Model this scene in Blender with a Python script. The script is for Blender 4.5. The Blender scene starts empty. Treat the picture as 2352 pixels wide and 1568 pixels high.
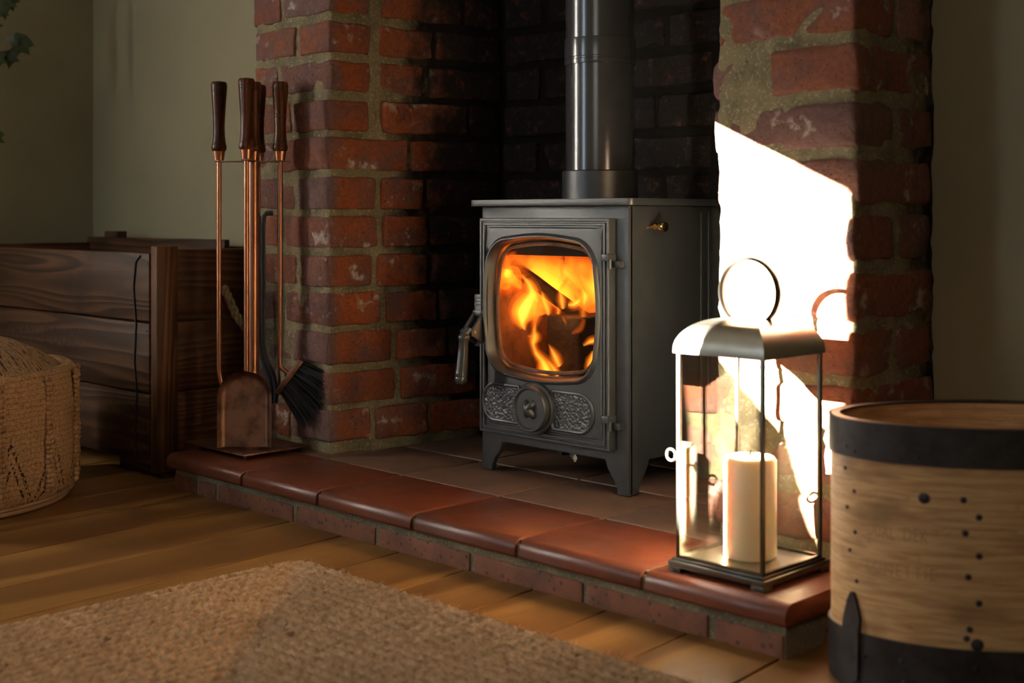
import bpy, bmesh, math, random
import numpy as np
from mathutils import Vector, noise, geometry
random.seed(7)
R = math.radians
sc = bpy.context.scene
C = sc.collection

# ------------------------------------------------------------------ camera, world, sun, windows' daylight, added fill, exposure
FPX, PCX, HOR = 2985.0, 1176.0, 500.0           # focal length and horizon of the 2352x1568 frame
CAM = Vector((1.084, -1.325, .532))
S2 = math.sqrt(.5)
FWD = Vector((-S2, S2, 0)); RGT = Vector((S2, S2, 0)); UP = Vector((0, 0, 1))
cd = bpy.data.cameras.new('camera'); cam = bpy.data.objects.new('camera', cd); C.objects.link(cam)
cam.location = CAM; cam.rotation_euler = (R(90), 0, R(45))
cd.sensor_width = 36; cd.lens = FPX / 2352 * 36; cd.shift_y = -(784 - HOR) / 2352
cd.clip_start = .05
cd.dof.use_dof = True; cd.dof.focus_distance = 2.28; cd.dof.aperture_fstop = 4.5
sc.camera = cam

w = bpy.data.worlds.new('world'); sc.world = w; w.use_nodes = True
w.node_tree.nodes['Background'].inputs[0].default_value = (.55, .7, 1, 1)
w.node_tree.nodes['Background'].inputs[1].default_value = .3

SUN = Vector((.073, .139, -.052)).normalized()
sd = bpy.data.lights.new('sun', 'SUN'); so = bpy.data.objects.new('sun', sd); C.objects.link(so)
so.rotation_euler = SUN.to_track_quat('-Z', 'Y').to_euler(); so.location = (-2, -5, 4)
sd.energy = 460; sd.angle = R(.15); sd.color = (1, .93, .82)

def area(name, loc, direction, sx, sy, power, col):
    d = bpy.data.lights.new(name, 'AREA'); d.shape = 'RECTANGLE'; d.size = sx; d.size_y = sy; d.energy = power; d.color = col
    o = bpy.data.objects.new(name, d); C.objects.link(o); o.location = loc
    o.rotation_euler = Vector(direction).to_track_quat('-Z', 'Y').to_euler(); return o
WIN1 = (-1.53, -1.25, .45, 1.47)                    # side window: y0, y1, z0, z1
area('window_daylight_side', (-2.338, (WIN1[0]+WIN1[1])/2, (WIN1[2]+WIN1[3])/2), (1, 0, 0), .14, 1.0, 31, (1, .93, .82))
area('window_daylight_rear', (-1.50, -3.575, 1.25), (0, 1, 0), .34, 1.4, 16, (.66, .84, 1))
area('fill_light_far', (1.6, -3.575, 1.40), (0, 1, -.05), 1.0, 1.0, 7, (1, .96, .9))  # unseen fill lamp, added to lift the right side
sc.view_settings.view_transform = 'Standard'; sc.view_settings.look = 'None'
sc.view_settings.exposure = 0; sc.view_settings.gamma = 1; sc.view_settings.use_curve_mapping = False
sc.cycles.use_denoising = True
sc.cycles.max_bounces = 7; sc.cycles.transparent_max_bounces = 20; sc.cycles.sample_clamp_indirect = 40

# ------------------------------------------------------------------ measuring helpers: from a sight line to a real point
def ray(px, py):
    return FWD + RGT * ((px - PCX) / FPX) + UP * ((HOR - py) / FPX)
def at(px, py, Y=None, Z=None, X=None, D=None):
    d = ray(px, py)
    t = D if D is not None else ((Y-CAM.y)/d.y if Y is not None else ((Z-CAM.z)/d.z if Z is not None else (X-CAM.x)/d.x))
    return CAM + d * t
def proj(p):
    v = Vector(p) - CAM; D = v.dot(FWD)
    return PCX + FPX * v.dot(RGT) / D, HOR - FPX * v.z / D

# ------------------------------------------------------------------ materials
class NT:
    def __init__(s, name):
        s.m = bpy.data.materials.new(name); s.m.use_nodes = True; s.t = s.m.node_tree; s.t.nodes.clear()
        s.o = s.t.nodes.new('ShaderNodeOutputMaterial')
    def put(s, sock, v):
        if v is None: return
        if isinstance(v, bpy.types.NodeSocket): s.t.links.new(v, sock)
        elif isinstance(v, (tuple, list)) and sock.type == 'RGBA' and len(v) == 3: sock.default_value = (*v, 1)
        else: sock.default_value = v
    def n(s, typ, props={}, **ins):
        nd = s.t.nodes.new('ShaderNode' + typ)
        for k, v in props.items(): setattr(nd, k, v)
        for k, v in ins.items():
            key = int(k[1:]) if k[0] == '_' and k[1:].isdigit() else k.replace('_', ' ')
            s.put(nd.inputs[key], v)
        return nd
    def coord(s, kind='Object'): return s.n('TexCoord').outputs[kind]
    def pos(s): return s.n('NewGeometry').outputs['Position']
    def map(s, v, scale=(1, 1, 1), rot=(0, 0, 0), loc=(0, 0, 0)):
        return s.n('Mapping', Vector=v, Scale=scale, Rotation=rot, Location=loc).outputs[0]
    def rnd(s): return s.n('ObjectInfo').outputs['Random']
    def shift(s, v, k=37.0):
        r = s.n('VectorMath', {'operation': 'SCALE'}, _0=(k, k*.7, k*1.3), Scale=s.rnd()).outputs[0]
        return s.n('VectorMath', {'operation': 'ADD'}, _0=v, _1=r).outputs[0]
    def noise(s, v, scale, detail=4, rough=.55, dist=0): return s.n('TexNoise', Vector=v, Scale=scale, Detail=detail, Roughness=rough, Distortion=dist).outputs[0]
    def vor(s, v, scale, feat='F1'): return s.n('TexVoronoi', {'feature': feat}, Vector=v, Scale=scale).outputs[0]
    def math(s, op, a, b=0.0, c=None, clamp=False):
        nd = s.n('Math', {'operation': op, 'use_clamp': clamp}, _0=a, _1=b)
        if c is not None: s.put(nd.inputs[2], c)
        return nd.outputs[0]
    def step(s, v, a, b): return s.n('MapRange', {'interpolation_type': 'SMOOTHSTEP'}, Value=v, _1=a, _2=b).outputs[0]
    def ramp(s, f, stops):
        nd = s.n('ValToRGB', Fac=f); e = nd.color_ramp.elements
        while len(e) < len(stops): e.new(.5)
        for i, (p, c) in enumerate(stops): e[i].position = p; e[i].color = (*c, 1)
        return nd.outputs[0]
    def mix(s, f, a, b, mode='MIX'):
        nd = s.n('Mix', {'data_type': 'RGBA', 'blend_type': mode}); s.put(nd.inputs[0], f); s.put(nd.inputs[6], a); s.put(nd.inputs[7], b)
        return nd.outputs[2]
    def xyz(s, v): return s.n('SeparateXYZ', Vector=v).outputs
    def bump(s, h, strength=.5, dist=.002, normal=None):
        nd = s.n('Bump', Strength=strength, Distance=dist, Height=h)
        if normal is not None: s.put(nd.inputs['Normal'], normal)
        return nd.outputs[0]
    def bsdf(s, col, rough=.6, metal=0.0, normal=None, **kw):
        nd = s.n('BsdfPrincipled', _0=col, Roughness=rough, Metallic=metal)
        if normal is not None: s.put(nd.inputs['Normal'], normal)
        for k, v in kw.items(): s.put(nd.inputs[k.replace('_', ' ')], v)
        s.t.links.new(nd.outputs[0], s.o.inputs[0]); return s.m

def m_brick(name, soot=True, dirt=0.0):
    n = NT(name); p = n.pos(); v = n.shift(p)
    r = n.rnd()
    base = n.ramp(r, [(0, (.28, .08, .035)), (.18, (.20, .11, .09)), (.36, (.30, .10, .05)), (.52, (.22, .09, .06)), (.68, (.17, .11, .10)), (.85, (.34, .18, .13)), (1, (.26, .13, .10))])
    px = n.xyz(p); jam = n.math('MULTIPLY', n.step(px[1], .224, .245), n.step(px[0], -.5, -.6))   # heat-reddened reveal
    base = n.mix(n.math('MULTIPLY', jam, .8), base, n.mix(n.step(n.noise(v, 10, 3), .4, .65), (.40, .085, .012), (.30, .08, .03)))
    big = n.noise(v, 14, 3); base = n.mix(n.step(big, .42, .68), base, n.mix(.75, base, (.15, .095, .09)))
    fine = n.noise(v, 120, 6, .7); base = n.mix(n.step(fine, .35, .75), n.mix(.45, base, (.10, .035, .02)), base)
    pale = n.math('MULTIPLY', n.step(n.noise(v, 22, 5, .65), .56, .68), n.step(n.noise(v, 7, 2), .44, .58))
    base = n.mix(n.math('MULTIPLY', pale, .8), base, (.50, .43, .36))
    specks = n.step(n.vor(v, 130), .16, .08)
    base = n.mix(n.math('MULTIPLY', specks, .7), base, (.035, .02, .015))
    rough = .85
    if soot:
        y = n.xyz(p)[1]; nn = n.noise(p, 9, 5, .65); x = n.xyz(p)
        dep = n.math('ADD', n.math('MULTIPLY', n.math('SUBTRACT', y, .40), 6.0), n.math('MULTIPLY', n.math('SUBTRACT', nn, .5), 1.9))
        dep = n.math('SUBTRACT', dep, n.step(x[2], .30, .10))
        msk = n.step(dep, -.1, .55)
        sootc = n.mix(n.step(n.noise(v, 45, 6, .7), .52, .72), (.017, .012, .010), n.mix(.55, base, (.02, .012, .01)))
        base = n.mix(msk, base, sootc)
    h = n.math('ADD', n.math('MULTIPLY', n.noise(v, 55, 6, .65), 1.0), n.math('MULTIPLY', specks, -.5))
    return n.bsdf(base, rough, 0, n.bump(h, .9, .006), Specular_IOR_Level=.25)
def m_mortar(name, soot=True, col=(.27, .22, .125)):
    n = NT(name); p = n.pos()
    base = n.mix(n.step(n.noise(p, 18, 4), .35, .7), col, tuple(c*.62 for c in col))
    base = n.mix(n.step(n.noise(p, 200, 4, .7), .5, .75), base, (.50, .44, .30))
    if soot:
        x = n.xyz(p); nn = n.noise(p, 8, 5, .65)
        dep = n.math('ADD', n.math('MULTIPLY', n.math('SUBTRACT', x[1], .365), 7.0), n.math('MULTIPLY', n.math('SUBTRACT', nn, .5), 1.9))
        dep = n.math('SUBTRACT', dep, n.step(x[2], .30, .10))
        base = n.mix(n.step(dep, -.1, .5), base, (.016, .013, .011))
    return n.bsdf(base, .95, 0, n.bump(n.noise(p, 160, 6, .75), .9, .004), Specular_IOR_Level=.15)
def m_wood(name, dark, light, axis=0, scale=1.0, rough=.6, ring=26, coords='Object', dirt=(.02, .012, .006), bumpy=.35, knots=True):
    n = NT(name); v = n.shift(n.coord(coords), 5.0)
    st = [1, 1, 1]; st[axis] = .09
    g = n.map(v, tuple(k*scale for k in st))
    warp = n.noise(g, 7, 2, .5)
    gx = n.xyz(g); o = [i for i in range(3) if i != axis]
    rad = n.math('ADD', n.math('ADD', gx[o[0]], gx[o[1]]), n.math('MULTIPLY', warp, .55 if knots else .25))
    rings = n.math('FRACT', n.math('MULTIPLY', rad, ring))
    rings = n.math('MULTIPLY', n.step(rings, 0, .75), n.step(rings, 1.0, .82))
    fib = n.noise(n.map(v, tuple(k*scale*(1 if i == axis else 14) for i, k in enumerate((1, 1, 1)))), 9, 4, .6)
    c = n.mix(rings, light, dark)
    c = n.mix(n.step(fib, .45, .75), c, n.mix(.5, c, dark))
    c = n.mix(n.math('MULTIPLY', n.step(n.noise(v, 5, 4, .6), .52, .75), .7), c, dirt)
    c = n.mix(n.math('MULTIPLY', n.rnd(), .35), c, n.mix(.5, c, dark))
    return n.bsdf(c, rough, 0, n.bump(n.math('ADD', rings, fib), bumpy, .001), Specular_IOR_Level=.22)
def m_plain(name, col, rough=.5, metal=0.0, var=.15, scale=30, bump=.15, bscale=200, bdist=.0006, **kw):
    n = NT(name); v = n.coord()
    c = n.mix(n.step(n.noise(v, scale, 4), .35, .7), col, tuple(x*(1-var*2) for x in col))
    return n.bsdf(c, rough, metal, n.bump(n.noise(v, bscale, 3, .6), bump, bdist), **kw)
def m_glass(name, tint=(.97, .97, .95), ior=1.45):
    n = NT(name); t = n.n('BsdfTransparent', Color=tint); g = n.n('BsdfGlossy', Color=(1, 1, 1), Roughness=.015)
    bf = n.n('NewGeometry').outputs['Backfacing']; f = n.n('Fresnel', IOR=n.math('ADD', n.math('MULTIPLY', bf, 1/ior-ior), ior)); mx = n.n('MixShader', _0=f.outputs[0], _1=t.outputs[0], _2=g.outputs[0])
    n.t.links.new(mx.outputs[0], n.o.inputs[0]); return n.m
def m_flame(name, col, dens):
    n = NT(name); e = n.n('Emission', Color=col, Strength=dens); n.t.links.new(e.outputs[0], n.o.inputs['Volume']); return n.m
def m_emit(name, col, s):
    n = NT(name); e = n.n('Emission', Color=col, Strength=s); n.t.links.new(e.outputs[0], n.o.inputs[0]); return n.m

def m_paint(name, col):
    n = NT(name); p = n.pos()
    c = n.mix(n.step(n.noise(p, 3, 4), .3, .75), col, tuple(x*.88 for x in col))
    return n.bsdf(c, .75, 0, n.bump(n.noise(p, 90, 4), .12, .002), Specular_IOR_Level=.3)
def m_tile(name, col, col2, rough):
    n = NT(name); v = n.shift(n.pos())
    c = n.mix(n.step(n.noise(v, 9, 5, .6), .35, .7), col, col2)
    c = n.mix(n.math('MULTIPLY', n.step(n.noise(v, 150, 4, .7), .55, .75), .5), c, tuple(x*.45 for x in col))
    c = n.mix(n.math('MULTIPLY', n.rnd(), .3), c, tuple(x*.6 for x in col2))
    rr = n.math('ADD', n.math('MULTIPLY', n.noise(v, 30, 4), .25), rough-.12)
    return n.bsdf(c, rr, 0, n.bump(n.noise(v, 90, 5), .25, .0015))
MT = {}
MT['olive'] = m_paint('olive_wall_paint', (.305, .265, .16))
MT['ceil'] = m_paint('white_ceiling_paint', (.6, .58, .52))
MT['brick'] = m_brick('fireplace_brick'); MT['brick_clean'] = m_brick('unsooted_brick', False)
MT['mortar'] = m_mortar('lime_mortar'); MT['mortar_clean'] = m_mortar('unsooted_mortar', False)
MT['hmortar'] = m_mortar('hearth_grout', False, (.27, .235, .15))
MT['tile'] = m_tile('red_quarry_tile', (.185, .048, .022), (.12, .037, .020), .36)
MT['dtile'] = m_tile('dusty_quarry_tile', (.17, .088, .055), (.12, .065, .043), .55)
def m_hbrick():
    n = NT('hearth_brick'); v = n.shift(n.pos())
    c = n.mix(n.step(n.noise(v, 20, 5, .6), .35, .7), (.25, .092, .046), (.155, .062, .036))
    c = n.mix(n.math('MULTIPLY', n.step(n.vor(v, 70), .3, .12), .7), c, (.03, .018, .015))
    return n.bsdf(c, .75, 0, n.bump(n.noise(v, 110, 6, .7), .6, .003))
MT['hbrick'] = m_hbrick()
MT['floor'] = m_wood('oak_floorboard', (.17, .078, .022), (.30, .15, .043), 1, .8, .42, 9, dirt=(.12, .06, .02), bumpy=.12, knots=False)
MT['gap'] = m_plain('dark_board_gap', (.02, .012, .008), .9)
MT['crate'] = m_wood('dark_pine_crate', (.035, .015, .006), (.105, .049, .021), 0, 1.0, .55, 30)
MT['crate_y'] = m_wood('dark_pine_crate_end', (.05, .018, .007), (.12, .048, .019), 1, 1.0, .55, 30)
MT['crate_z'] = m_wood('dark_pine_batten', (.07, .028, .011), (.16, .07, .027), 2, 1.0, .55, 34)
MT['wire'] = m_plain('black_wire', (.012, .012, .014), .5)
MT['rope'] = m_plain('hemp_rope', (.30, .22, .11), .9, var=.25, scale=120)
MT['ink'] = m_plain('faded_ink', (.035, .017, .009), .7)
MT['iron'] = m_plain('stove_black_paint', (.036, .038, .041), .36, .0, .1, 40, .35, 700, .0006, Specular_IOR_Level=.75)
MT['iron_dark'] = m_plain('stove_dark_recess', (.010, .010, .010), .8)
MT['pipe'] = m_plain('flue_black_paint', (.04, .041, .044), .19, 0, .06, 30, .08, 500, Specular_IOR_Level=.8)
MT['steel'] = m_plain('bright_steel', (.45, .44, .43), .35, .9)
MT['brass'] = m_plain('polished_brass', (.85, .55, .2), .2, 1)
def m_pebble():
    n = NT('pebbled_cast_iron'); v = n.coord(); d = n.vor(v, 230, 'SMOOTH_F1')
    return n.bsdf((.06, .062, .066), .36, 0, n.bump(n.math('SUBTRACT', 1, d), 1.0, .0035), Specular_IOR_Level=.8)
MT['pebble'] = m_pebble()
MT['fire_brick'] = m_plain('firebrick', (.22, .11, .06), .9, var=.3, scale=25, bump=.6, bscale=60, bdist=.004)
MT['char'] = m_plain('charred_wood', (.035, .022, .015), .9, var=.3, scale=60, bump=.9, bscale=90, bdist=.004)
def m_ember():
    n = NT('glowing_ember'); v = n.coord(); f = n.step(n.noise(v, 90, 4, .6), .38, .62)
    nd = n.n('BsdfPrincipled', _0=(.05, .03, .02), Roughness=.9, Emission_Color=n.mix(f, (.3, .01, 0), (1, .14, .02)), Emission_Strength=n.math('MULTIPLY', f, 4))
    n.t.links.new(nd.outputs[0], n.o.inputs[0]); return n.m
MT['ember'] = m_ember()
MT['glass'] = m_glass('clear_glass'); MT['stove_glass'] = m_glass('stove_glass', (.93, .88, .82))
MT['fl_hi'] = m_flame('bright_flame', (1, .46, .05), 150); MT['fl_md'] = m_flame('orange_flame', (1, .26, .014), 62); MT['fl_lo'] = m_flame('thin_flame', (1, .17, .010), 26)
MT['copper'] = m_plain('antique_copper', (.42, .19, .11), .34, 1, .12, 20, .1, 150)
MT['copper_dark'] = m_plain('aged_copper', (.34, .19, .13), .42, 1, .3, 25, .2, 150)
MT['handle'] = m_wood('turned_walnut_handle', (.05, .014, .006), (.14, .045, .016), 2, 1.5, .25, 40, knots=False)
MT['bristle'] = m_plain('black_bristle', (.012, .012, .014), .45)
MT['groove'] = m_plain('burnt_groove', (.012, .006, .004), .6)
MT['pewter'] = m_plain('brushed_pewter', (.47, .44, .37), .30, 1, .12, 12, .12, 300)
MT['pewter_dark'] = m_plain('dull_pewter', (.17, .16, .135), .32, 1, .2, 12, .12, 300)
n = NT('ivory_wax'); MT['wax'] = n.bsdf((.80, .70, .50), .45, 0, None, Subsurface_Weight=.6, Subsurface_Radius=(.03, .018, .008), Subsurface_Scale=.5)
def m_barrel():
    n = NT('worn_bentwood'); uv = n.n('UVMap').outputs[0]
    a = n.noise(n.map(uv, (5, 60, 1)), 3, 5, .6, .4); b = n.noise(n.map(uv, (3, 8, 1)), 2, 3, .6)
    c = n.mix(n.step(a, .35, .7), (.66, .42, .20), (.44, .24, .095))
    c = n.mix(n.math('MULTIPLY', n.step(b, .50, .68), .75), c, (.24, .125, .055))
    c = n.mix(n.math('MULTIPLY', n.step(n.noise(n.map(uv, (20, 30, 1)), 2, 4, .7), .6, .75), .5), c, (.13, .065, .035))
    return n.bsdf(c, .5, 0, n.bump(a, .15, .001), Specular_IOR_Level=.4)
MT['barrel'] = m_barrel()
MT['band'] = m_plain('dark_iron_band', (.050, .045, .045), .40, .35, .25, 40, .4, 90, .001)
MT['leaf'] = m_plain('ivy_leaf', (.035, .055, .008), .4, var=.2, scale=60)
MT['stem'] = m_plain('ivy_stem', (.07, .055, .025), .7)
def m_jute(name, a, b, c, d, sc_=1.0):
    n = NT(name); v = n.coord(); x = n.noise(v, 85*sc_, 5, .7)
    col = n.ramp(x, [(.25, a), (.45, b), (.6, c), (.8, d)])
    col = n.mix(n.step(n.noise(v, 6, 4, .6), .35, .7), col, n.mix(.35, col, a))
    col = n.mix(n.math('MULTIPLY', n.step(n.noise(n.map(v, (1, 1, 1), loc=(3, 1, 2)), 45*sc_, 2), .66, .74), .7), col, (.13, .05, .02))
    return n.bsdf(col, .9, 0, n.bump(n.noise(v, 500, 4, .7), .6, .002), Specular_IOR_Level=.15)
MT['jute'] = m_jute('braided_jute', (.22, .125, .062), (.44, .275, .15), (.57, .385, .23), (.74, .56, .37))
def m_pouf(name, top=False):
    n = NT(name); uv = n.n('UVMap').outputs[0]; x = n.xyz(uv); v = n.coord()
    col = n.ramp(n.noise(v, 190, 3, .6), [(.25, (.14, .08, .042)), (.45, (.37, .225, .115)), (.62, (.44, .28, .155)), (.8, (.56, .38, .22))])
    ln = n.math('FRACT', n.math('MULTIPLY', n.math('ADD', x[1], n.math('MULTIPLY', n.noise(v, 12, 2), .012)), 105))
    col = n.mix(n.math('MULTIPLY', n.step(ln, .22, .05), .45), col, (.07, .04, .022))
    if top:
        sp = n.step(n.noise(n.map(uv, (14, 90, 1)), 2.2, 3, .6), .52, .64)
        col = n.mix(n.math('MULTIPLY', sp, .9), col, (.02, .017, .018))
    else:
        tri = n.math('PINGPONG', x[0], .05)                       # zig-zag woven in dark yarn along the foot
        z1 = n.math('ABSOLUTE', n.math('SUBTRACT', x[1], n.math('ADD', n.math('MULTIPLY', tri, 2.4), .01)))
        z2 = n.math('ABSOLUTE', n.math('SUBTRACT', x[1], n.math('SUBTRACT', n.math('MULTIPLY', tri, 2.4), .025)))
        zz = n.math('MAXIMUM', n.step(z1, .011, .006), n.step(z2, .009, .004))
        zz = n.math('MULTIPLY', zz, n.step(n.noise(v, 170, 2), .46, .54))
        col = n.mix(n.math('MULTIPLY', zz, .95), col, (.014, .012, .013))
    h = n.math('ADD', n.noise(v, 320, 4, .7), n.math('MULTIPLY', ln, .7))
    return n.bsdf(col, .9, 0, n.bump(h, .8, .003), Specular_IOR_Level=.15)
MT['pouf'] = m_pouf('woven_pouf_fabric'); MT['pouf_top'] = m_pouf('woven_pouf_top', True)
MT['yarn'] = m_jute('chunky_yarn', (.2, .11, .05), (.36, .21, .11), (.45, .29, .17), (.55, .38, .24))
MT['piping'] = m_plain('tan_piping', (.30, .18, .10), .7)

# ------------------------------------------------------------------ geometry helpers
BASE = {}
class MB:
    def __init__(s): s.v = []; s.f = []; s.uv = None
    def add(s, vs, fs):
        o = len(s.v); s.v += [Vector(p) for p in vs]; s.f += [tuple(i+o for i in f) for f in fs]; return s
    def box(s, x0, x1, y0, y1, z0, z1):
        return s.hexa([(x0, y0), (x1, y0), (x1, y1), (x0, y1)], z0, z1)
    def hexa(s, fp, z0, z1):
        return s.add([(*p, z0) for p in fp] + [(*p, z1) for p in fp], [(3, 2, 1, 0), (4, 5, 6, 7), (0, 1, 5, 4), (1, 2, 6, 5), (2, 3, 7, 6), (3, 0, 4, 7)])
    def obox(s, c, ax, ay, az, hx, hy, hz):           # oriented box
        c = Vector(c); ps = [c + ax*(hx*i) + ay*(hy*j) + az*(hz*k) for k in (-1, 1) for i, j in ((-1, -1), (1, -1), (1, 1), (-1, 1))]
        return s.add(ps, [(3, 2, 1, 0), (4, 5, 6, 7), (0, 1, 5, 4), (1, 2, 6, 5), (2, 3, 7, 6), (3, 0, 4, 7)])
    def tube(s, path, rad, seg=10, closed=False, flat=1.0, nrm=None):
        path = [Vector(p) for p in path]; n = len(path)
        if not isinstance(rad, (list, tuple)): rad = [rad]*n
        rings = []; prev = None
        for i, p in enumerate(path):
            a = path[(i+1) % n] if closed or i < n-1 else p; b = path[i-1] if closed or i > 0 else p
            t = (a-b).normalized()
            if nrm is not None: u = (nrm - t*nrm.dot(t)).normalized()
            else:
                if prev is None: prev = Vector((0, 0, 1)) if abs(t.z) < .9 else Vector((0, 1, 0))
                u = (prev - t*prev.dot(t)).normalized(); prev = u
            q = t.cross(u)
            rings.append([p + u*(math.cos(2*math.pi*k/seg)*rad[i]*flat) + q*(math.sin(2*math.pi*k/seg)*rad[i]) for k in range(seg)])
        fs = []
        for i in range(n if closed else n-1):
            j = (i+1) % n
            for k in range(seg): fs.append((i*seg+k, i*seg+(k+1) % seg, j*seg+(k+1) % seg, j*seg+k))
        if not closed: fs += [tuple(range(seg))[::-1], tuple((n-1)*seg+k for k in range(seg))]
        return s.add([p for r_ in rings for p in r_], fs)
    def lathe(s, prof, c, seg=32, axis=(0, 0, 1), cap=True):   # prof: (radius, height)
        az = Vector(axis).normalized(); ax = az.orthogonal().normalized(); ay = az.cross(ax); c = Vector(c); vs = []; fs = []
        for r_, h in prof:
            for k in range(seg):
                a = 2*math.pi*k/seg; vs.append(c + az*h + (ax*math.cos(a) + ay*math.sin(a))*max(r_, 1e-5))
        for i in range(len(prof)-1):
            for k in range(seg): fs.append((i*seg+k, i*seg+(k+1) % seg, (i+1)*seg+(k+1) % seg, (i+1)*seg+k))
        if cap: fs += [tuple(range(seg))[::-1], tuple((len(prof)-1)*seg+k for k in range(seg))]
        return s.add(vs, fs)
    def prism(s, poly, o, u, v, nrm, d, holes=()):     # polygon (2-D) in plane (o,u,v) pushed along nrm by d
        o = Vector(o); loops = [poly, *holes]; pts = [p for l in loops for p in l]; N = len(pts)
        tri = geometry.tessellate_polygon([[Vector((p[0], p[1], 0)) for p in l] for l in loops])
        vs = [o + u*p[0] + v*p[1] for p in pts] + [o + u*p[0] + v*p[1] + nrm*d for p in pts]
        fs = [tuple(t) for t in tri] + [tuple(i+N for i in t)[::-1] for t in tri]; b = 0
        for l in loops:
            L = len(l)
            for i in range(L): fs.append((b+i, b+(i+1) % L, b+(i+1) % L+N, b+i+N))
            b += L
        return s.add(vs, fs)
    def loft(s, loops, cap0=False, cap1=False):
        L = len(loops[0]); fs = []
        for i in range(len(loops)-1):
            for k in range(L): fs.append((i*L+k, i*L+(k+1) % L, (i+1)*L+(k+1) % L, (i+1)*L+k))
        if cap0: fs.append(tuple(range(L))[::-1])
        if cap1: fs.append(tuple((len(loops)-1)*L+k for k in range(L)))
        return s.add([p for l in loops for p in l], fs)
    def ball(s, c, r_, seg=12):
        pr = [(r_*math.sin(math.pi*i/8), -r_*math.cos(math.pi*i/8)) for i in range(9)]
        return s.lathe(pr, c, seg, cap=False)

def tag(o, label=None, cat=None, group=None, kind=None):
    for k, v in (('label', label), ('category', cat), ('group', group), ('kind', kind)):
        if v: o[k] = v
    return o
def thing(name, loc, label=None, cat=None, group=None, kind=None):
    o = bpy.data.objects.new(name, None); C.objects.link(o); o.location = loc; o.empty_display_size = .05
    BASE[o] = Vector(loc); return tag(o, label, cat, group, kind)
def obj(name, mb, mat, parent=None, bevel=0, smooth=35, seg=2, origin=None, recalc=True, kind=None):
    base = BASE[parent] if parent is not None else Vector(origin or (0, 0, 0))
    me = bpy.data.meshes.new(name); me.from_pydata([p - base for p in mb.v], [], mb.f)
    bm = bmesh.new(); bm.from_mesh(me)
    if recalc: bmesh.ops.recalc_face_normals(bm, faces=bm.faces)
    if bevel:
        bmesh.ops.remove_doubles(bm, verts=bm.verts, dist=1e-6)
        es = [e for e in bm.edges if len(e.link_faces) == 2 and e.calc_face_angle(0) > R(32)]
        bmesh.ops.bevel(bm, geom=es, offset=bevel, segments=seg, affect='EDGES', profile=.5, clamp_overlap=True)
    bm.to_mesh(me); bm.free()
    if smooth:
        me.shade_smooth()
        if smooth < 180: me.set_sharp_from_angle(angle=R(smooth))
    me.materials.append(MT[mat])
    if mb.uv is not None:
        l = me.uv_layers.new(name='UVMap'); 
        for lp in me.loops: l.data[lp.index].uv = mb.uv[lp.vertex_index]
    o = bpy.data.objects.new(name, me); C.objects.link(o); BASE[o] = base
    if parent is not None: o.parent = parent
    else: o.location = base
    if kind: o['kind'] = kind
    return o
def rough_block(fp, z0, z1, seed, r_=.006, amp=.003, cell=.03, freq=30, n=None):
    a, b, c, d = [Vector((*p, 0)) for p in fp]; L = ((b-a).length, (d-a).length, z1-z0); r_ = min(r_, min(L)*.3)
    ax = []
    for q in L:
        k = max(1, int(round((q-2*r_)/cell))); ax.append([0, r_*.35, *[r_+(q-2*r_)*i/k for i in range(k+1)], q-r_*.35, q])
    idx = {}; vs = []; fs = []; N = [len(q)-1 for q in ax]
    so_ = Vector((seed*3.1 % 50, seed*7.7 % 50, seed*1.3 % 50))
    def V(i, j, k):
        if (i, j, k) not in idx:
            p = [ax[0][i], ax[1][j], ax[2][k]]; q = [min(max(p[m], r_), L[m]-r_) for m in range(3)]
            dd = Vector([p[m]-q[m] for m in range(3)])
            if dd.length > 1e-9: dd = dd.normalized()*r_
            p = [q[m]+dd[m] for m in range(3)]
            s_, t = p[0]/L[0], p[1]/L[1]
            w_ = (a*(1-s_)+b*s_)*(1-t) + (d*(1-s_)+c*s_)*t; w_ = Vector((w_.x, w_.y, z0+p[2]))
            w_ += noise.noise_vector((w_+so_)*freq)*amp + noise.noise_vector((w_+so_)*freq*3.1)*amp*.45
            idx[(i, j, k)] = len(vs); vs.append(w_)
        return idx[(i, j, k)]
    for m in range(3):
        o1, o2 = [(1, 2), (0, 2), (0, 1)][m]
        for side in (0, N[m]):
            for i in range(N[o1]):
                for j in range(N[o2]):
                    q = []
                    for di, dj in ((0, 0), (1, 0), (1, 1), (0, 1)):
                        t = [0, 0, 0]; t[m] = side; t[o1] = i+di; t[o2] = j+dj; q.append(V(*t))
                    fs.append(tuple(q))
    return MB().add(vs, fs)
def rrect(x0, x1, z0, z1, r_, na=8, nb=8, bow=0):        # rounded rectangle, same count for every size
    pts = []; r_ = max(r_, 1e-4); cs = [(x1-r_, z0+r_, -90), (x1-r_, z1-r_, 0), (x0+r_, z1-r_, 90), (x0+r_, z0+r_, 180)]
    for i, (cx, cz, a0) in enumerate(cs):
        arc = [(cx+r_*math.cos(R(a0+90*k/na)), cz+r_*math.sin(R(a0+90*k/na))) for k in range(na+1)]
        pts += arc; nx = cs[(i+1) % 4]; e = (nx[0]+r_*math.cos(R(nx[2])), nx[1]+r_*math.sin(R(nx[2]))); s_ = arc[-1]
        nrm = (math.cos(R(a0+90)), math.sin(R(a0+90)))
        for k in range(1, nb):
            t = k/nb; b_ = bow*math.sin(math.pi*t); pts.append((s_[0]+(e[0]-s_[0])*t+nrm[0]*b_, s_[1]+(e[1]-s_[1])*t+nrm[1]*b_))
    return pts
X_, Y_, Z_ = Vector((1, 0, 0)), Vector((0, 1, 0)), Vector((0, 0, 1))

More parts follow.
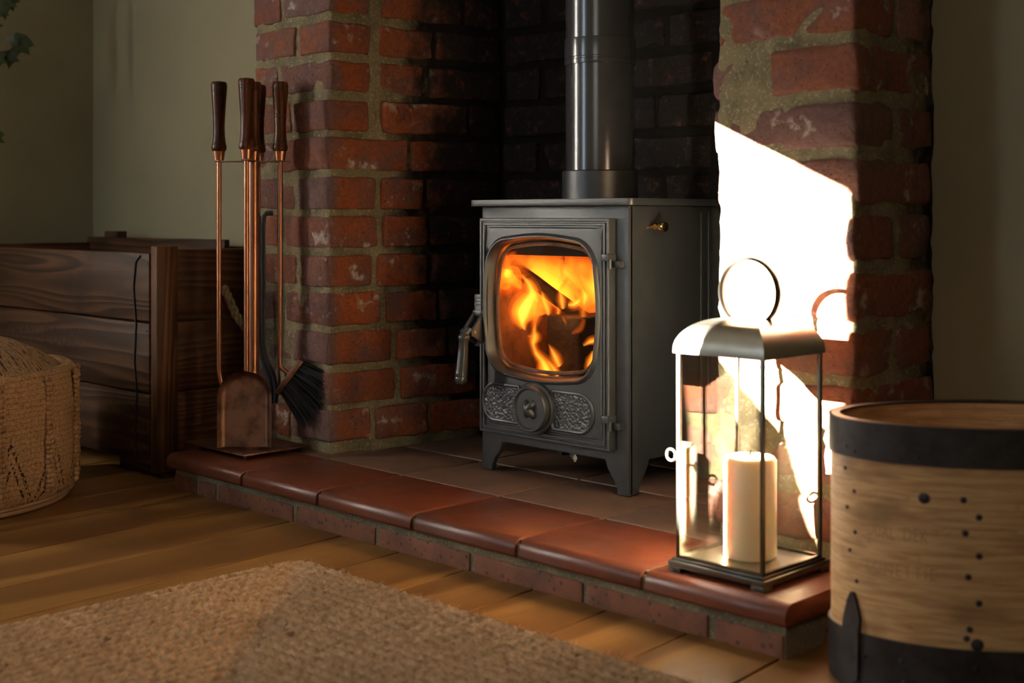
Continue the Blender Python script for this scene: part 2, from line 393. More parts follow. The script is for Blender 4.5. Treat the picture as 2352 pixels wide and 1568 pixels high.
# ------------------------------------------------------------------ room shell
RX0, RX1, RY0, RYA, H = -2.36, 2.6, -3.6, .44, 2.4
fl = obj('floor', MB().box(RX0-.1, RX1+.1, RY0-.1, .44, -.06, -.012), 'gap', smooth=0); tag(fl, kind='structure')
obj_c = obj('ceiling', MB().box(RX0-.1, RX1+.1, RY0-.1, .75, H, H+.1), 'ceil', smooth=0); tag(obj_c, kind='structure')
def rect(a, b, c, d): return [(a, c), (b, c), (b, d), (a, d)]
wl = obj('wall_left', MB().prism(rect(RY0-.1, .54, -.06, H), (RX0, 0, 0), Y_, Z_, -X_, .1), 'olive', smooth=0); tag(wl, kind='structure')
wr = obj('wall_right', MB().box(RX1, RX1+.1, RY0-.1, .54, -.06, H), 'olive', smooth=0); tag(wr, kind='structure')
k_ = (RY0 - .22) / SUN.y
hole = [(x + SUN.x*k_, z + SUN.z*k_) for x, z in [(-.13, .716), (.170, .579), (.170, .30), (.16, .22), (.157, .03), (.118, .03), (.03, .26), (-.06, .34), (-.13, .40)]]  # opening shaped to trim the sunbeam to the patch on the right pier
wb = obj('wall_back', MB().prism(rect(RX0-.1, RX1+.1, -.06, H), (0, RY0, 0), X_, Z_, -Y_, .08, [hole[::-1]]), 'olive', smooth=0); tag(wb, kind='structure')
wa = obj('wall_alcove_left', MB().box(RX0, -1.20, RYA, RYA+.1, -.06, H), 'olive', smooth=0); tag(wa, kind='structure')
wa2 = obj('wall_alcove_right', MB().box(.16, RX1, RYA, RYA+.1, -.06, H), 'olive', smooth=0); tag(wa2, kind='structure')
cb = obj('wall_chimney_breast', MB().box(-1.225, .185, .225, .78, 1.160, H), 'olive', smooth=0); tag(cb, kind='structure')

def window(name, o, u, v, nrm, a, b, c, d):              # bare frame on solid wall, around an area lamp set just inside
    m_ = MB().prism(rect(a-.06, b+.06, c-.06, d+.06), o, u, v, nrm, .02, [rect(a, b, c, d)[::-1]])
    o_ = obj(name, m_, 'ceil', smooth=0); tag(o_, kind='structure'); return o_
window('window_1', (RX0+.001, 0, 0), Y_, Z_, X_, *WIN1)
window('window_2', (0, RY0+.001, 0), X_, Z_, Y_, -1.675, -1.325, .54, 1.96)
window('fill_light_frame', (0, RY0+.001, 0), X_, Z_, Y_, 1.09, 2.11, .89, 1.91)  # made-up frame around the added fill lamp

# floorboards, laid a few degrees off square to the hearth
DX = -.088                                             # sideways drift per metre of depth
seams = [-.97, -.80, -.655, -.504, -.352, -.208, -.069, .068, .206]
while seams[0] > -2.6: seams.insert(0, seams[0] - random.uniform(.135, .165))
while seams[-1] < 2.75: seams.append(seams[-1] + random.uniform(.135, .16))
for i in range(len(seams)-1):
    g = .0011
    def bx(s_, y): return s_ + DX*(y+.016)
    cuts = [RY0, random.uniform(-3.0, -1.9), .43] if i % 2 else [RY0, .43]
    for y0, y1 in zip(cuts, cuts[1:]):
        fp = [(bx(seams[i], y0)+g, y0+.0008), (bx(seams[i+1], y0)-g, y0+.0008), (bx(seams[i+1], y1)-g, y1-.0008), (bx(seams[i], y1)+g, y1-.0008)]
        fp = [(min(max(x, RX0+.002), RX1-.002), y) for x, y in fp]
        if fp[1][0]-fp[0][0] < .01 or fp[2][0]-fp[3][0] < .01: continue
        obj('floorboard', MB().hexa(fp, -.0115, random.uniform(-.0006, .0004)), 'floor', fl, bevel=.0014, seg=1)

# ------------------------------------------------------------------ hearth
HZ = .070
hx = [-1.205, -.938, -.708, -.462, -.232, 0.0, .224]; hy = [0.0, .190, .385, .58, .70]
hearth = thing('hearth', (-.49, .3, 0), 'low raised hearth of red quarry tiles on a brick edge under the stove', 'hearth')
mb = MB().box(-1.192, .210, .0155, .44, -.011, HZ-.012); mb.box(-1.0, 0, .44, .70, -.011, HZ-.012)
obj('mortar_bed', mb, 'hmortar', hearth, smooth=0)
obj('grout', MB().box(-1.196, .214, .012, .44, HZ-.020, HZ-.0032).box(-1.0, 0, .44, .70, HZ-.02, HZ-.0032), 'hmortar', hearth, smooth=0)
obj('nose_grout', MB().box(-1.199, .218, .0055, .03, HZ-.026, HZ-.0085), 'hmortar', hearth, smooth=0)
def nose_tile(x0, x1, y0, y1, rr=.016, th=.028):
    pr = [(y1, HZ-th), (y0+.004, HZ-th), (y0, HZ-th+.004)] + [(y0+rr-rr*math.cos(R(a)), HZ-rr+rr*math.sin(R(a))) for a in range(0, 91, 15)] + [(y1, HZ)]
    n_ = len(pr); vs = [(x0, *p) for p in pr] + [(x1, *p) for p in pr]
    return MB().add(vs, [tuple(range(n_)), tuple(range(n_, 2*n_))[::-1]] + [(i, (i+1) % n_, (i+1) % n_+n_, i+n_) for i in range(n_)])
for i in range(6):
    j = random.uniform(-.0015, .0015)
    t = obj('tile', nose_tile(hx[i]+.004, hx[i+1]-.004, hy[0]+j, hy[1]-.003), 'tile', hearth, bevel=.0016, seg=2)
for r_ in (1, 2, 3):
    for i in range(6):
        a, b = hx[i]+.0032, hx[i+1]-.0032; y0, y1 = hy[r_]+.0035, hy[r_+1]-.0032
        if r_ > 1 or i in (0, 5):
            if i in (0, 5) and r_ > 1: continue
            if i in (0, 5): y1 = .30
        z = HZ + random.uniform(-.0012, .0002)
        obj('tile', MB().box(a, b, y0, y1, z-.02, z), 'dtile', hearth, bevel=.002, seg=2)
bxs = [-1.197, -1.1095, -1.0406, -.7926, -.5655, -.3403, -.1124, .1012, .213]
for i in range(8):
    fp = [(bxs[i]+.0045, .0125), (bxs[i+1]-.0045, .0125), (bxs[i+1]-.0045, .10), (bxs[i]+.0045, .10)]
    obj('brick', rough_block(fp, -.010, HZ-.041+random.uniform(-.001, .001), 40+i, .003, .0012, .022, 60), 'hbrick', hearth)
for y0, y1 in ((.105, .21), (.215, .32), (.325, .43)):
    obj('brick', rough_block([(.12, y0), (.213, y0), (.213, y1), (.12, y1)], -.010, HZ-.041, 60+int(y0*100), .003, .0012, .022, 60), 'hbrick', hearth)

# ------------------------------------------------------------------ fireplace masonry
ZK = [.082 + .0768*k for k in range(15)]
def wall_thing(name): return thing(name, (0, 0, 0), kind='structure')
wcl = wall_thing('wall_chimney_left'); wcr = wall_thing('wall_chimney_right'); wfb = wall_thing('wall_fireplace_back')
JA, JB = Vector((-.966, .22)), Vector((-.904, .63))     # left reveal, splayed
def jx(y): t = (y-JA.y)/(JB.y-JA.y); return JA.x + (JB.x-JA.x)*t
def kx(y): return -.045 - .10*(y-.22)/.41               # right reveal
sid = 0
def lay(parent, fp, k, mat='brick', amp=.0042, jit=.006, r_=.006, gap=.0075):
    global sid; sid += 1; rj = random.Random(sid)
    z0, z1 = ZK[k]+gap+rj.uniform(-.002, .002), ZK[k+1]-gap+rj.uniform(-.002, .002)
    fp = [(x, y+rj.uniform(-jit, jit)*.5) for x, y in fp]
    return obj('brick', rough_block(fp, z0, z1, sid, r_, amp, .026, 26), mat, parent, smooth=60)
for k in range(14):
    rj = random.Random(100+k)
    xm = (-1.135 if k % 2 else -1.085) + rj.uniform(-.012, .012)
    xl = -1.229 + rj.uniform(-.006, .008)
    cd_ = {7: .40, 5: .33, 3: .335, 2: .36, 1: .37, 4: .315, 6: .325}.get(k, .312)
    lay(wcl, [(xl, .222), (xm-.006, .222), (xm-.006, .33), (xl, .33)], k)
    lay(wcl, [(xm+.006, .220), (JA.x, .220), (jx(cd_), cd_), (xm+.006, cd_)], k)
    y = cd_ + (.024 if k > 7 else .012)
    while y < .60:
        y2 = min(y + rj.choice([.10, .12, .19, .205]), .625)
        if .625 - y2 < .05: y2 = .625
        dpt = rj.uniform(-.004, .006)
        lay(wcl, [(jx(y)+dpt-.09, y), (jx(y)+dpt, y), (jx(y2)+dpt, y2), (jx(y2)+dpt-.09, y2)], k, amp=.0045); y = y2 + .013
    # back wall
    x = -.895 - (.1 if k % 2 else 0)
    x = max(x, -.893)
    first = True
    while x < -.15:
        L = (.10 if (k % 2 and first) else .205) + rj.uniform(-.012, .012); first = False; x2 = min(x+L, -.145); dpt = rj.uniform(-.005, .005)
        if x2-x > .03: lay(wfb, [(x, .63+dpt), (x2, .63+dpt), (x2, .72), (x, .72)], k, amp=.0045)
        x = x2+.014
    # right pier: alternate stretcher and headers
    o = rj.uniform(-.009, .009)
    if k % 2:
        lay(wcr, [(-.048+o, .222), (.186, .218), (.186, .322), (-.05+o, .322)], k, amp=.0055, jit=.006, r_=.010)
        lay(wcr, [(.09, .337), (.186, .337), (.184, .436), (.09, .436)], k, amp=.004, r_=.009)
        lay(wcr, [(kx(.34), .34), (.075, .34), (.075, .43), (kx(.43), .43)], k, amp=.004)
    else:
        xm = .038 + rj.uniform(-.008, .008)
        lay(wcr, [(-.044+o, .222), (xm-.014, .222), (xm-.014, .43), (kx(.43), .43)], k, amp=.005, r_=.010)
        lay(wcr, [(xm+.014, .218), (.187, .218), (.185, .434), (xm+.014, .434)], k, amp=.005, r_=.010)
    lay(wcr, [(kx(.445), .445), (kx(.445)+.1, .445), (kx(.62)+.1, .62), (kx(.62), .62)], k)
def mortar(parent, fp, amp=.004, cell=.016, seed=1, mat='mortar', z0=.058):
    return obj('mortar', rough_block(fp, z0, 1.162, seed, .008, amp, cell, 38), mat, parent, smooth=80)
mortar(wcl, [(-1.224, .2245), (-.9695, .2245), (jx(.33)-.007, .33), (-1.224, .45)], seed=3)
mortar(wcl, [(-1.1, .31), (jx(.31)-.0055, .31), (jx(.66)-.0055, .66), (-1.1, .66)], seed=5, cell=.02)
mortar(wfb, [(-1.0, .636), (-.05, .636), (-.05, .78), (-1.0, .78)], seed=7, cell=.025)
mortar(wcr, [(-.041, .2235), (.1830, .2235), (.1820, .45), (kx(.45)+.005, .45)], .005, .014, seed=9)
mortar(wcr, [(kx(.44)+.006, .44), (.05, .44), (.05, .66), (kx(.66)+.006, .66)], seed=11, cell=.03)

# ------------------------------------------------------------------ wood stove
SX0, SX1, SY, SB, ST = -.6495, -.298, .330, .560, .553
stove = thing('wood_stove', (-.476, .45, HZ), 'black cast-iron wood-burning stove with a fire behind its glass door', 'stove')
def legpoly(a, b):                                     # front plate with two feet and an arched apron, in (x or y, z)
    z0 = HZ; f = .026
    L = [(a, ST), (a, z0), (a+f, z0), (a+f+.001, z0+.012), (a+f+.004, z0+.016), (a+f+.008, z0+.024), (a+f+.016, z0+.033), (a+f+.022, z0+.042), (a+f+.027, z0+.055)]
    return L + [(a+b-x, z) for x, z in L[::-1]]
body = obj('front_plate', MB().prism(legpoly(SX0, SX1), (0, SY, 0), X_, Z_, Y_, .012, [rect(-.615, -.352, .24, .50)[::-1]]), 'iron', stove, bevel=.003)
for x, nm in ((SX0, 1), (SX1, -1)):
    obj('side_plate', MB().prism(legpoly(SY+.002, SB), (x, 0, 0), Y_, Z_, X_*nm, .012), 'iron', stove, bevel=.004)
obj('back_plate', MB().box(SX0+.012, SX1-.012, SB-.012, SB, .125, ST), 'iron', stove)
obj('bottom_plate', MB().box(SX0+.012, SX1-.012, SY+.012, SB-.012, .125, .135), 'iron', stove)
sh = obj('heat_shield', MB().box(SX0+.02, SX1+.002, SB+.018, SB+.024, .13, ST), 'iron', stove, bevel=.002)
for y in (.523, .545): obj('rib', MB().box(SX1, SX1+.004, y, y+.007, .135, ST-.01), 'iron', stove, bevel=.002)
obj('top_plate', MB().prism(rrect(SX0-.018, SX1+.017, SY-.016, SB+.03, .010, 5, 1), (0, 0, ST), X_, Y_, Z_, .0115), 'iron', stove, bevel=.0025)
# door: lofted mouldings around a bowed opening
dx0, dx1, dz0, dz1 = -.6375, -.3265, .1435, .5315
def L3(pts, y): return [Vector((x, SY - y, z)) for x, z in pts]
loops = [L3(rrect(dx0, dx1, dz0, dz1, .001), 0)]
for ins, r_, y in ((0, .001, .0165), (.0012, .001, .0178), (.0048, .001, .0178), (.0060, .001, .0145), (.0078, .001, .0145), (.0090, .001, .0178), (.0125, .001, .0178), (.0137, .001, .0138), (.0160, .001, .0138), (.0180, .018, .0168), (.022, .020, .0170)):
    loops.append(L3(rrect(dx0+ins, dx1-ins, dz0+ins, dz1-ins, r_), y))
ox0, ox1, oz0, oz1 = -.617, -.3575, .2535, .4935
for ins, y in ((-.006, .0170), (-.0040, .0200), (-.0015, .0220), (.0005, .0220), (.0025, .0190), (.0045, .010), (.0065, .004), (.0070, -.006)):
    loops.append(L3(rrect(ox0+ins, ox1-ins, oz0+ins, oz1-ins, .052-ins*.7, bow=.006), y))
door = obj('door', MB().loft(loops), 'iron', stove, smooth=30)
obj('seal_rope', MB().tube([Vector((x, SY+.0015, z)) for x, z in rrect(ox0+.013, ox1-.013, oz0+.013, oz1-.013, .044, bow=.006)], .0035, 8, True), 'fire_brick', door)
obj('glass_pane', MB().prism(rrect(ox0+.004, ox1-.004, oz0+.004, oz1-.004, .05, bow=.006), (0, SY+.006, 0), X_, Z_, Y_, .004), 'stove_glass', door)
# pebbled air panels either side of the spin knob
kc = Vector((-.494, SY-.0168, .199))
def panel(sgn):
    pts = []
    z0, z1 = .1675, .2325; zc = (z0+z1)/2; rr = (z1-z0)/2-.003; xa = kc.x + sgn*.042; xb = kc.x + sgn*(.1325-rr)
    arc = [(xb+sgn*rr*math.cos(R(a))*1.0, zc+(rr+.003)*math.sin(R(a))) for a in range(-90, 91, 15)]
    inner = [(xa+sgn*(-.009*(1-((z-zc)/(rr+.003))**2)), z) for z in (z1, zc+.016, zc, zc-.016, z0)]
    return arc + inner
for sgn in (-1, 1):
    pl = panel(sgn)
    p_ = obj('air_panel', MB().prism(pl, (0, SY-.0168, 0), X_, Z_, -Y_, .0012), 'pebble', door, smooth=0)
    path = [Vector((x, SY-.0178, z)) for x, z in pl]
    obj('rim', MB().tube(path, .0032, 8, True), 'iron', door)
cx_ = sum(q.x for q in ())
kn = obj('air_knob', MB().lathe([(.046, 0), (.046, .008), (.044, .010)], kc+Vector((0, .001, 0)), 48, (0, -1, 0)), 'iron', door)
obj('knob_rim', MB().lathe([(.040, .009), (.040, .018), (.0385, .0205), (.036, .0205), (.0345, .018), (.033, .0165), (.001, .0165)], kc, 48, (0, -1, 0)), 'iron', kn)
# the pinched bow-shaped grip on the knob
gl = []
for sc_g, h_g in ((1.0, .0160), (.96, .0195), (.80, .0235), (.55, .0270), (.25, .0285)):
    lp_g = []
    for k in range(32):
        a = 2*math.pi*k/32; c4 = abs(math.sin(2*a))**1.6; rr = .0095 + .0105*c4
        lp_g.append(kc + Vector((rr*math.cos(a)*.92*sc_g, -h_g+.003*c4*sc_g, rr*math.sin(a)*1.12*sc_g)))
    gl.append(lp_g)
obj('knob_grip', MB().loft(gl, True, True), 'iron', kn, smooth=60)
# hinges
for z in (.463, .1945):
    h_ = obj('hinge', MB().box(-.336, -.3215, SY-.026, SY-.004, z-.003, z+.009), 'iron', stove, bevel=.0015)
    obj('hinge_pin', MB().lathe([(.0045, -.016), (.0045, 0)], (-.3245, SY-.018, z), 12), 'iron', h_)
    obj('hinge_lug', MB().box(-.3215, -.308, SY-.012, SY+.001, z-.014, z-.003), 'iron', h_, bevel=.001)
obj('hinge_gap', MB().box(-.3262, -.3225, SY-.0012, SY+.001, .146, .529), 'iron_dark', stove, smooth=0)
# catch and lever handle on the left of the door
cp = obj('latch_plate', MB().box(-.6565, -.628, SY-.013, SY, .296, .392), 'iron', stove, bevel=.002)
for dz in (0, .006, .012): obj('latch_ridge', MB().box(-.655, -.636, SY-.0148, SY-.012, .372+dz, .3745+dz), 'iron', cp, bevel=.0006)
for dx in (0, .023):
    pr = [(SY-.010, .362), (SY-.014, .362), (SY-.046, .326), (SY-.046, .318), (SY-.040, .316), (SY-.010, .298)]
    obj('latch_cheek', MB().prism(pr, (-.657+dx, 0, 0), Y_, Z_, X_, .006), 'iron', cp, bevel=.0012)
obj('latch_bridge', MB().box(-.657, -.628, SY-.017, SY-.010, .352, .3625), 'iron', cp, bevel=.001)
hq = at(1066, 772, Y=SY-.062); hp = [Vector((-.6425, SY-.036, .325)), Vector((-.6445, SY-.050, .3255)), hq+Vector((.004, .006, .010)), hq]
lever = obj('handle', MB().tube(hp, [.0065, .007, .007, .0065], 14), 'iron', stove, smooth=60)
obj('handle_pin', MB().tube([(-.658, SY-.038, .325), (-.627, SY-.038, .325)], .003, 10), 'steel', lever)
hd = Vector((-.004, -.006, -.095)).normalized()
obj('handle_grip', MB().lathe([(.0065, -.003), (.010, 0), (.0115, .004), (.010, .009), (.0085, .012), (.0095, .03), (.0112, .068), (.0118, .073), (.011, .0745), (.0118, .076), (.0118, .083), (.009, .087)], hp[-1]-hd*.002, 24, hd), 'pipe', lever, smooth=40)
# brass damper knob, levelling bolts
bk = obj('damper_knob', MB().lathe([(.0035, 0), (.0035, .010), (.0055, .011), (.0075, .015), (.0055, .019), (.005, .021), (.0085, .025), (.0095, .030), (.008, .035), (.003, .037)], (SX1-.001, .384, .517), 20, (1, 0, 0)), 'brass', stove)
for x, y in ((-.445, .36), (-.462, .375)):
    obj('levelling_bolt', MB().lathe([(.003, 0), (.003, -.010), (.0065, -.010), (.0065, -.016), (.003, -.0165), (.003, -.02)], (x, y, .126), 6), 'steel', stove)
# flue
PC = (-.476, .4616)
fc = obj('flue_collar', MB().lathe([(.069, 0), (.069, .052), (.0665, .054), (.060, .054)], (*PC, ST+.0105), 48), 'iron', stove)
fp_ = obj('flue_pipe', MB().lathe([(.0625, 0), (.0625, .62)], (*PC, ST+.055), 48), 'pipe', stove)
obj('flue_sleeve', MB().lathe([(.0627, .200), (.0648, .2005), (.0652, .204), (.0652, .2085), (.0644, .2095), (.0644, .2125), (.0652, .2135), (.0652, .2450), (.0648, .2470), (.0626, .2475)], (*PC, ST+.055), 48), 'pipe', fp_)
obj('flue_seam', MB().lathe([(.0626, .001), (.0636, .0015), (.0636, .003), (.0626, .0035)], (*PC, ST+.055), 48, cap=False), 'steel', fp_)
# firebox lining
IX0, IX1, IB = -.628, -.322, .525
obj('firebox_back', MB().box(IX0, IX1, IB, IB+.012, .19, .52), 'fire_brick', stove)
for x in (IX0, IX1): obj('firebox_side', MB().box(x-.006, x+.006, SY+.012, IB, .19, .52), 'fire_brick', stove)
obj('firebox_floor', MB().box(IX0, IX1, SY+.012, IB, .19, .212), 'char', stove)
obj('baffle', MB().hexa([(IX0, .375), (IX1, .375), (IX1, IB), (IX0, IB)], .475, .483), 'iron_dark', stove)
obj('throat_plate', MB().box(IX0, IX1, .372, .378, .464, .53), 'iron_dark', stove)

# logs and flames
def log_mesh(a, b, r_, seed, flat=.8):
    a, b = Vector(a), Vector(b); rj = random.Random(seed); d = b-a; u = d.orthogonal().normalized(); q = d.normalized().cross(u)
    pr = [(1+rj.uniform(-.18, .12)) for _ in range(10)]; loops = []
    for i in range(7):
        t = i/6; c = a + d*t
        loops.append([c + (u*math.cos(2*math.pi*k/10) + q*math.sin(2*math.pi*k/10)*flat)*r_*pr[k]*(1+.06*noise.noise(Vector((k*.7, t*5, seed)))) for k in range(10)])
    return MB().loft(loops, True, True)
def thingmesh(name, mb, mat, label, cat, group=None, **kw):
    lo = Vector((sum(p.x for p in mb.v)/len(mb.v), sum(p.y for p in mb.v)/len(mb.v), min(p.z for p in mb.v)))
    return tag(obj(name, mb, mat, origin=lo, **kw), label, cat, group)
c0 = at(1292, 790, Y=.400); hw, hh = .042, .050
blk = rough_block([(c0.x-hw, .400), (c0.x+hw, .400), (c0.x+hw+.01, .51), (c0.x-hw+.01, .51)], .2125, c0.z+hh, 77, .006, .003, .02, 30)
thingmesh('log', blk, 'char', 'thick charred square-ended log upright in the middle of the fire', 'log', 'logs in the stove')
a_, b_ = at(1172, 606, Y=.385), at(1300, 700, Y=.465)
thingmesh('log', log_mesh(a_, b_+(b_-a_)*.35, .0135, 5), 'char', 'thin dark branch leaning diagonally across the top of the flames', 'log', 'logs in the stove')
a_, b_ = at(1265, 838, Y=.375), at(1352, 880, Y=.362)
thingmesh('log', log_mesh((a_.x, .372, .2265), (b_.x, .358, .2255), .013, 6), 'ember', 'small split log glowing red at the foot of the glass', 'log', 'logs in the stove')
thingmesh('log', log_mesh((-.40, .43, .231), (-.345, .44, .231), .019, 8), 'char', 'short charred log end low on the right of the fire', 'log', 'logs in the stove')
fire = thing('fire', (-.47, .42, .2125), 'bright orange and yellow flames burning inside the stove', 'fire')
def fl_(pts, Y, mat, thick=.55):
    P = []; Wd = []
    raw = [(1120+x/4.237, 530+y/4.237, w_/4.237) for x, y, w_ in pts]
    # smooth by Catmull-Rom
    n_ = len(raw)
    for i in range(n_-1):
        p0, p1, p2, p3 = raw[max(i-1, 0)], raw[i], raw[i+1], raw[min(i+2, n_-1)]
        for s_ in range(5):
            t = s_/5
            P.append([.5*(2*p1[m]+(p2[m]-p0[m])*t+(2*p0[m]-5*p1[m]+4*p2[m]-p3[m])*t*t+(3*p1[m]-p0[m]-3*p2[m]+p3[m])*t**3) for m in range(3)])
    P.append(raw[-1])
    path = [at(p[0], p[1], Y=Y) for p in P]; path = [q if q.x > -.606 else at(p[0], p[1], X=-.606) for p, q in zip(P, path)]; path = [q if q.y > .352 else Vector((q.x, .352, q.z)) for q in path]; path = [q + Vector((0, .0015*math.sin(i*.5+pts[0][0]), 0)) for i, q in enumerate(path)]
    rad = [max(p[2], .6)*.5*.00077 for p in P]; rad = [r_*1.25 for r_ in rad]
    o = obj('flame', MB().tube(path, rad, 12, flat=thick, nrm=Vector((-S2, S2, 0))), mat, fire, smooth=180)
    return o
HI, MD, LO = 'fl_hi', 'fl_md', 'fl_lo'
for pts, Y, m in [
    ([(375, 965, 12), (335, 890, 80), (345, 800, 135), (395, 700, 120), (425, 600, 80), (400, 500, 50), (330, 435, 8)], .40, HI),
    ([(445, 985, 12), (455, 880, 50), (470, 780, 60), (450, 640, 30), (470, 560, 6)], .41, MD),
    ([(585, 820, 30), (575, 740, 55), (545, 650, 38), (520, 580, 5)], .42, HI),
    ([(530, 820, 70), (520, 740, 70), (480, 640, 60), (450, 560, 30), (440, 480, 5)], .425, MD),
    ([(480, 690, 20), (470, 640, 26), (455, 580, 4)], .40, HI),
    ([(590, 1395, 90), (555, 1310, 75), (520, 1240, 52), (465, 1180, 40), (445, 1110, 40), (462, 1040, 60), (450, 980, 34), (470, 900, 6)], .375, HI),
    ([(690, 1410, 36), (640, 1340, 34), (575, 1255, 3)], .372, HI),
    ([(540, 1400, 60), (530, 1320, 50), (540, 1210, 4)], .378, MD),
    ([(700, 1320, 40), (675, 1250, 50), (625, 1170, 34), (592, 1100, 4)], .385, HI),
    ([(105, 230, 10), (125, 330, 60), (190, 400, 60), (260, 450, 30), (300, 500, 5)], .44, MD),
    ([(100, 400, 90), (170, 450, 110), (260, 480, 70), (320, 570, 8)], .44, MD),
    ([(115, 380, 60), (150, 430, 50), (220, 450, 10)], .43, HI),
    ([(410, 380, 60), (520, 440, 120), (640, 540, 160), (760, 620, 130), (840, 700, 50)], .49, MD),
    ([(700, 790, 10), (600, 640, 60), (500, 560, 60), (400, 480, 40), (330, 420, 10)], .455, MD),
    ([(400, 300, 100), (560, 340, 160), (720, 380, 180), (900, 360, 160), (1040, 330, 90)], .50, LO),
    ([(740, 760, 30), (718, 680, 50), (712, 610, 34), (702, 545, 4)], .42, HI),
    ([(690, 810, 30), (685, 770, 24), (680, 735, 4)], .415, HI),
    ([(760, 740, 40), (850, 715, 60), (905, 660, 50), (860, 600, 16)], .46, MD),
    ([(780, 720, 24), (850, 708, 36), (900, 670, 24)], .445, HI),
    ([(945, 910, 10), (935, 800, 40), (945, 680, 60), (930, 590, 30), (915, 520, 6)], .42, MD),
    ([(940, 720, 14), (950, 650, 44), (930, 590, 20), (925, 560, 4)], .415, HI),
    ([(1085, 650, 30), (1050, 540, 70), (1045, 420, 66), (1060, 310, 20)], .41, HI),
    ([(1080, 700, 80), (1000, 560, 100), (940, 480, 50), (900, 420, 10)], .45, MD),
    ([(910, 560, 40), (850, 480, 60), (780, 420, 50), (720, 330, 30), (720, 230, 14), (740, 160, 4)], .44, MD),
    ([(560, 420, 40), (545, 320, 30), (565, 220, 14), (568, 160, 4)], .43, LO),
    ([(800, 400, 50), (820, 280, 34), (835, 180, 6)], .43, LO),
    ([(930, 1115, 16), (990, 1080, 34), (1050, 1065, 38), (1100, 1050, 24)], .39, HI),
    ([(985, 1330, 20), (1000, 1260, 44), (1020, 1165, 4)], .385, HI),
    ([(1070, 1310, 20), (1045, 1240, 50), (1020, 1170, 6)], .385, HI),
    ([(960, 1350, 20), (990, 1300, 40), (1060, 1310, 30)], .38, MD),
    ([(800, 760, 160), (780, 600, 200), (720, 440, 160), (700, 290, 40)], .505, LO),
    ([(1010, 980, 30), (1030, 820, 120), (1010, 640, 180), (960, 480, 160), (900, 300, 40)], .505, LO),
    ([(650, 640, 120), (600, 500, 180), (480, 380, 160), (300, 280, 100), (150, 240, 30)], .51, LO),
    ([(760, 910, 6), (740, 870, 18), (730, 830, 4)], .392, MD),
    ([(820, 1000, 20), (900, 960, 40), (930, 860, 30)], .40, LO),
]:
    for f_, mm, dy in {HI: ((2.2, LO, .004), (1.5, MD, .002), (1.05, MD, 0), (.7, HI, -.001), (.38, HI, -.002)), MD: ((2.1, LO, .003), (1.5, LO, .002), (1.0, MD, 0), (.55, MD, -.001)), LO: ((1.5, LO, 0), (1.0, LO, -.001), (.6, LO, -.002))}[m]:
        fl_([(a, b-6*(f_-1), w_*f_) for a, b, w_ in pts], Y+dy, mm, .5)
pl_ = bpy.data.lights.new('fire_light', 'POINT'); pl_.energy = .5; pl_.color = (1, .36, .08); pl_.shadow_soft_size = .05
po = bpy.data.objects.new('fire_light', pl_); C.objects.link(po); po.location = (-.50, .40, .36)

# ------------------------------------------------------------------ fireside tools
TP = at(582, 800, D=2.592); TX, TY = TP.x, TP.y
stand = thing('tool_stand', (TX, TY, HZ), 'copper fireside tool stand with a square base plate on the hearth', 'tool stand')
bp = [(-1.235, .060), (-1.020, .060), (-1.020, .212), (-1.235, .212)]
obj('base_plate', MB().hexa(bp, HZ+.008, HZ+.012), 'copper_dark', stand, bevel=.001)
for x, y in ((-1.19, .072), (-1.03, .072), (-1.19, .2), (-1.03, .2)): obj('foot', MB().lathe([(.005, 0), (.006, .008)], (x, y, HZ), 12), 'groove', stand)
zc_ = at(577, 371, D=2.592).z
obj('pole', MB().lathe([(.0115, HZ+.012), (.0115, zc_)], (TX, TY, 0), 20), 'copper', stand)
ARM = .0625
cr = MB()
for d_ in (RGT, FWD):
    cr.obox((TX, TY, zc_), d_, Vector((0, 0, 1)).cross(d_), Z_, ARM+.012, .010, .0012)
obj('cross_plate', cr, 'copper_dark', stand, bevel=.0006)
def grip(parent, x, y, z0, k=1.0):
    g = obj('ferrule', MB().lathe([(.0095*k, 0), (.0125*k, .020)], (x, y, z0+.001), 20), 'copper', parent)
    prof = [(.0125, .019), (.0145, .022), (.0152, .027), (.0140, .032), (.0132, .036), (.0118, .050), (.0112, .064), (.0118, .085), (.0135, .110), (.0152, .135), (.0158, .145), (.0158, .153), (.0140, .157), (.005, .1585)]
    h = obj('handle', MB().lathe([(r_*k, q) for r_, q in prof], (x, y, z0), 24), 'handle', parent, smooth=60)
    for q, r_ in ((.034, .0137), (.038, .0131), (.088, .0121), (.092, .0124), (.139, .0156), (.144, .0159)):
        obj('groove', MB().lathe([(r_*k*.98, q-.0009), (r_*k*1.012, q), (r_*k*.98, q+.0009)], (x, y, z0), 24, cap=False), 'groove', h)
grip(stand, TX, TY, zc_+.001, 1.05)
def tool(name, off, label):
    p = Vector((TX, TY, 0)) + off; t = thing(name, (p.x, p.y, HZ+.02), label, 'fire tool', 'fireside tools'); grip(t, p.x, p.y, zc_+.0015); return t, p
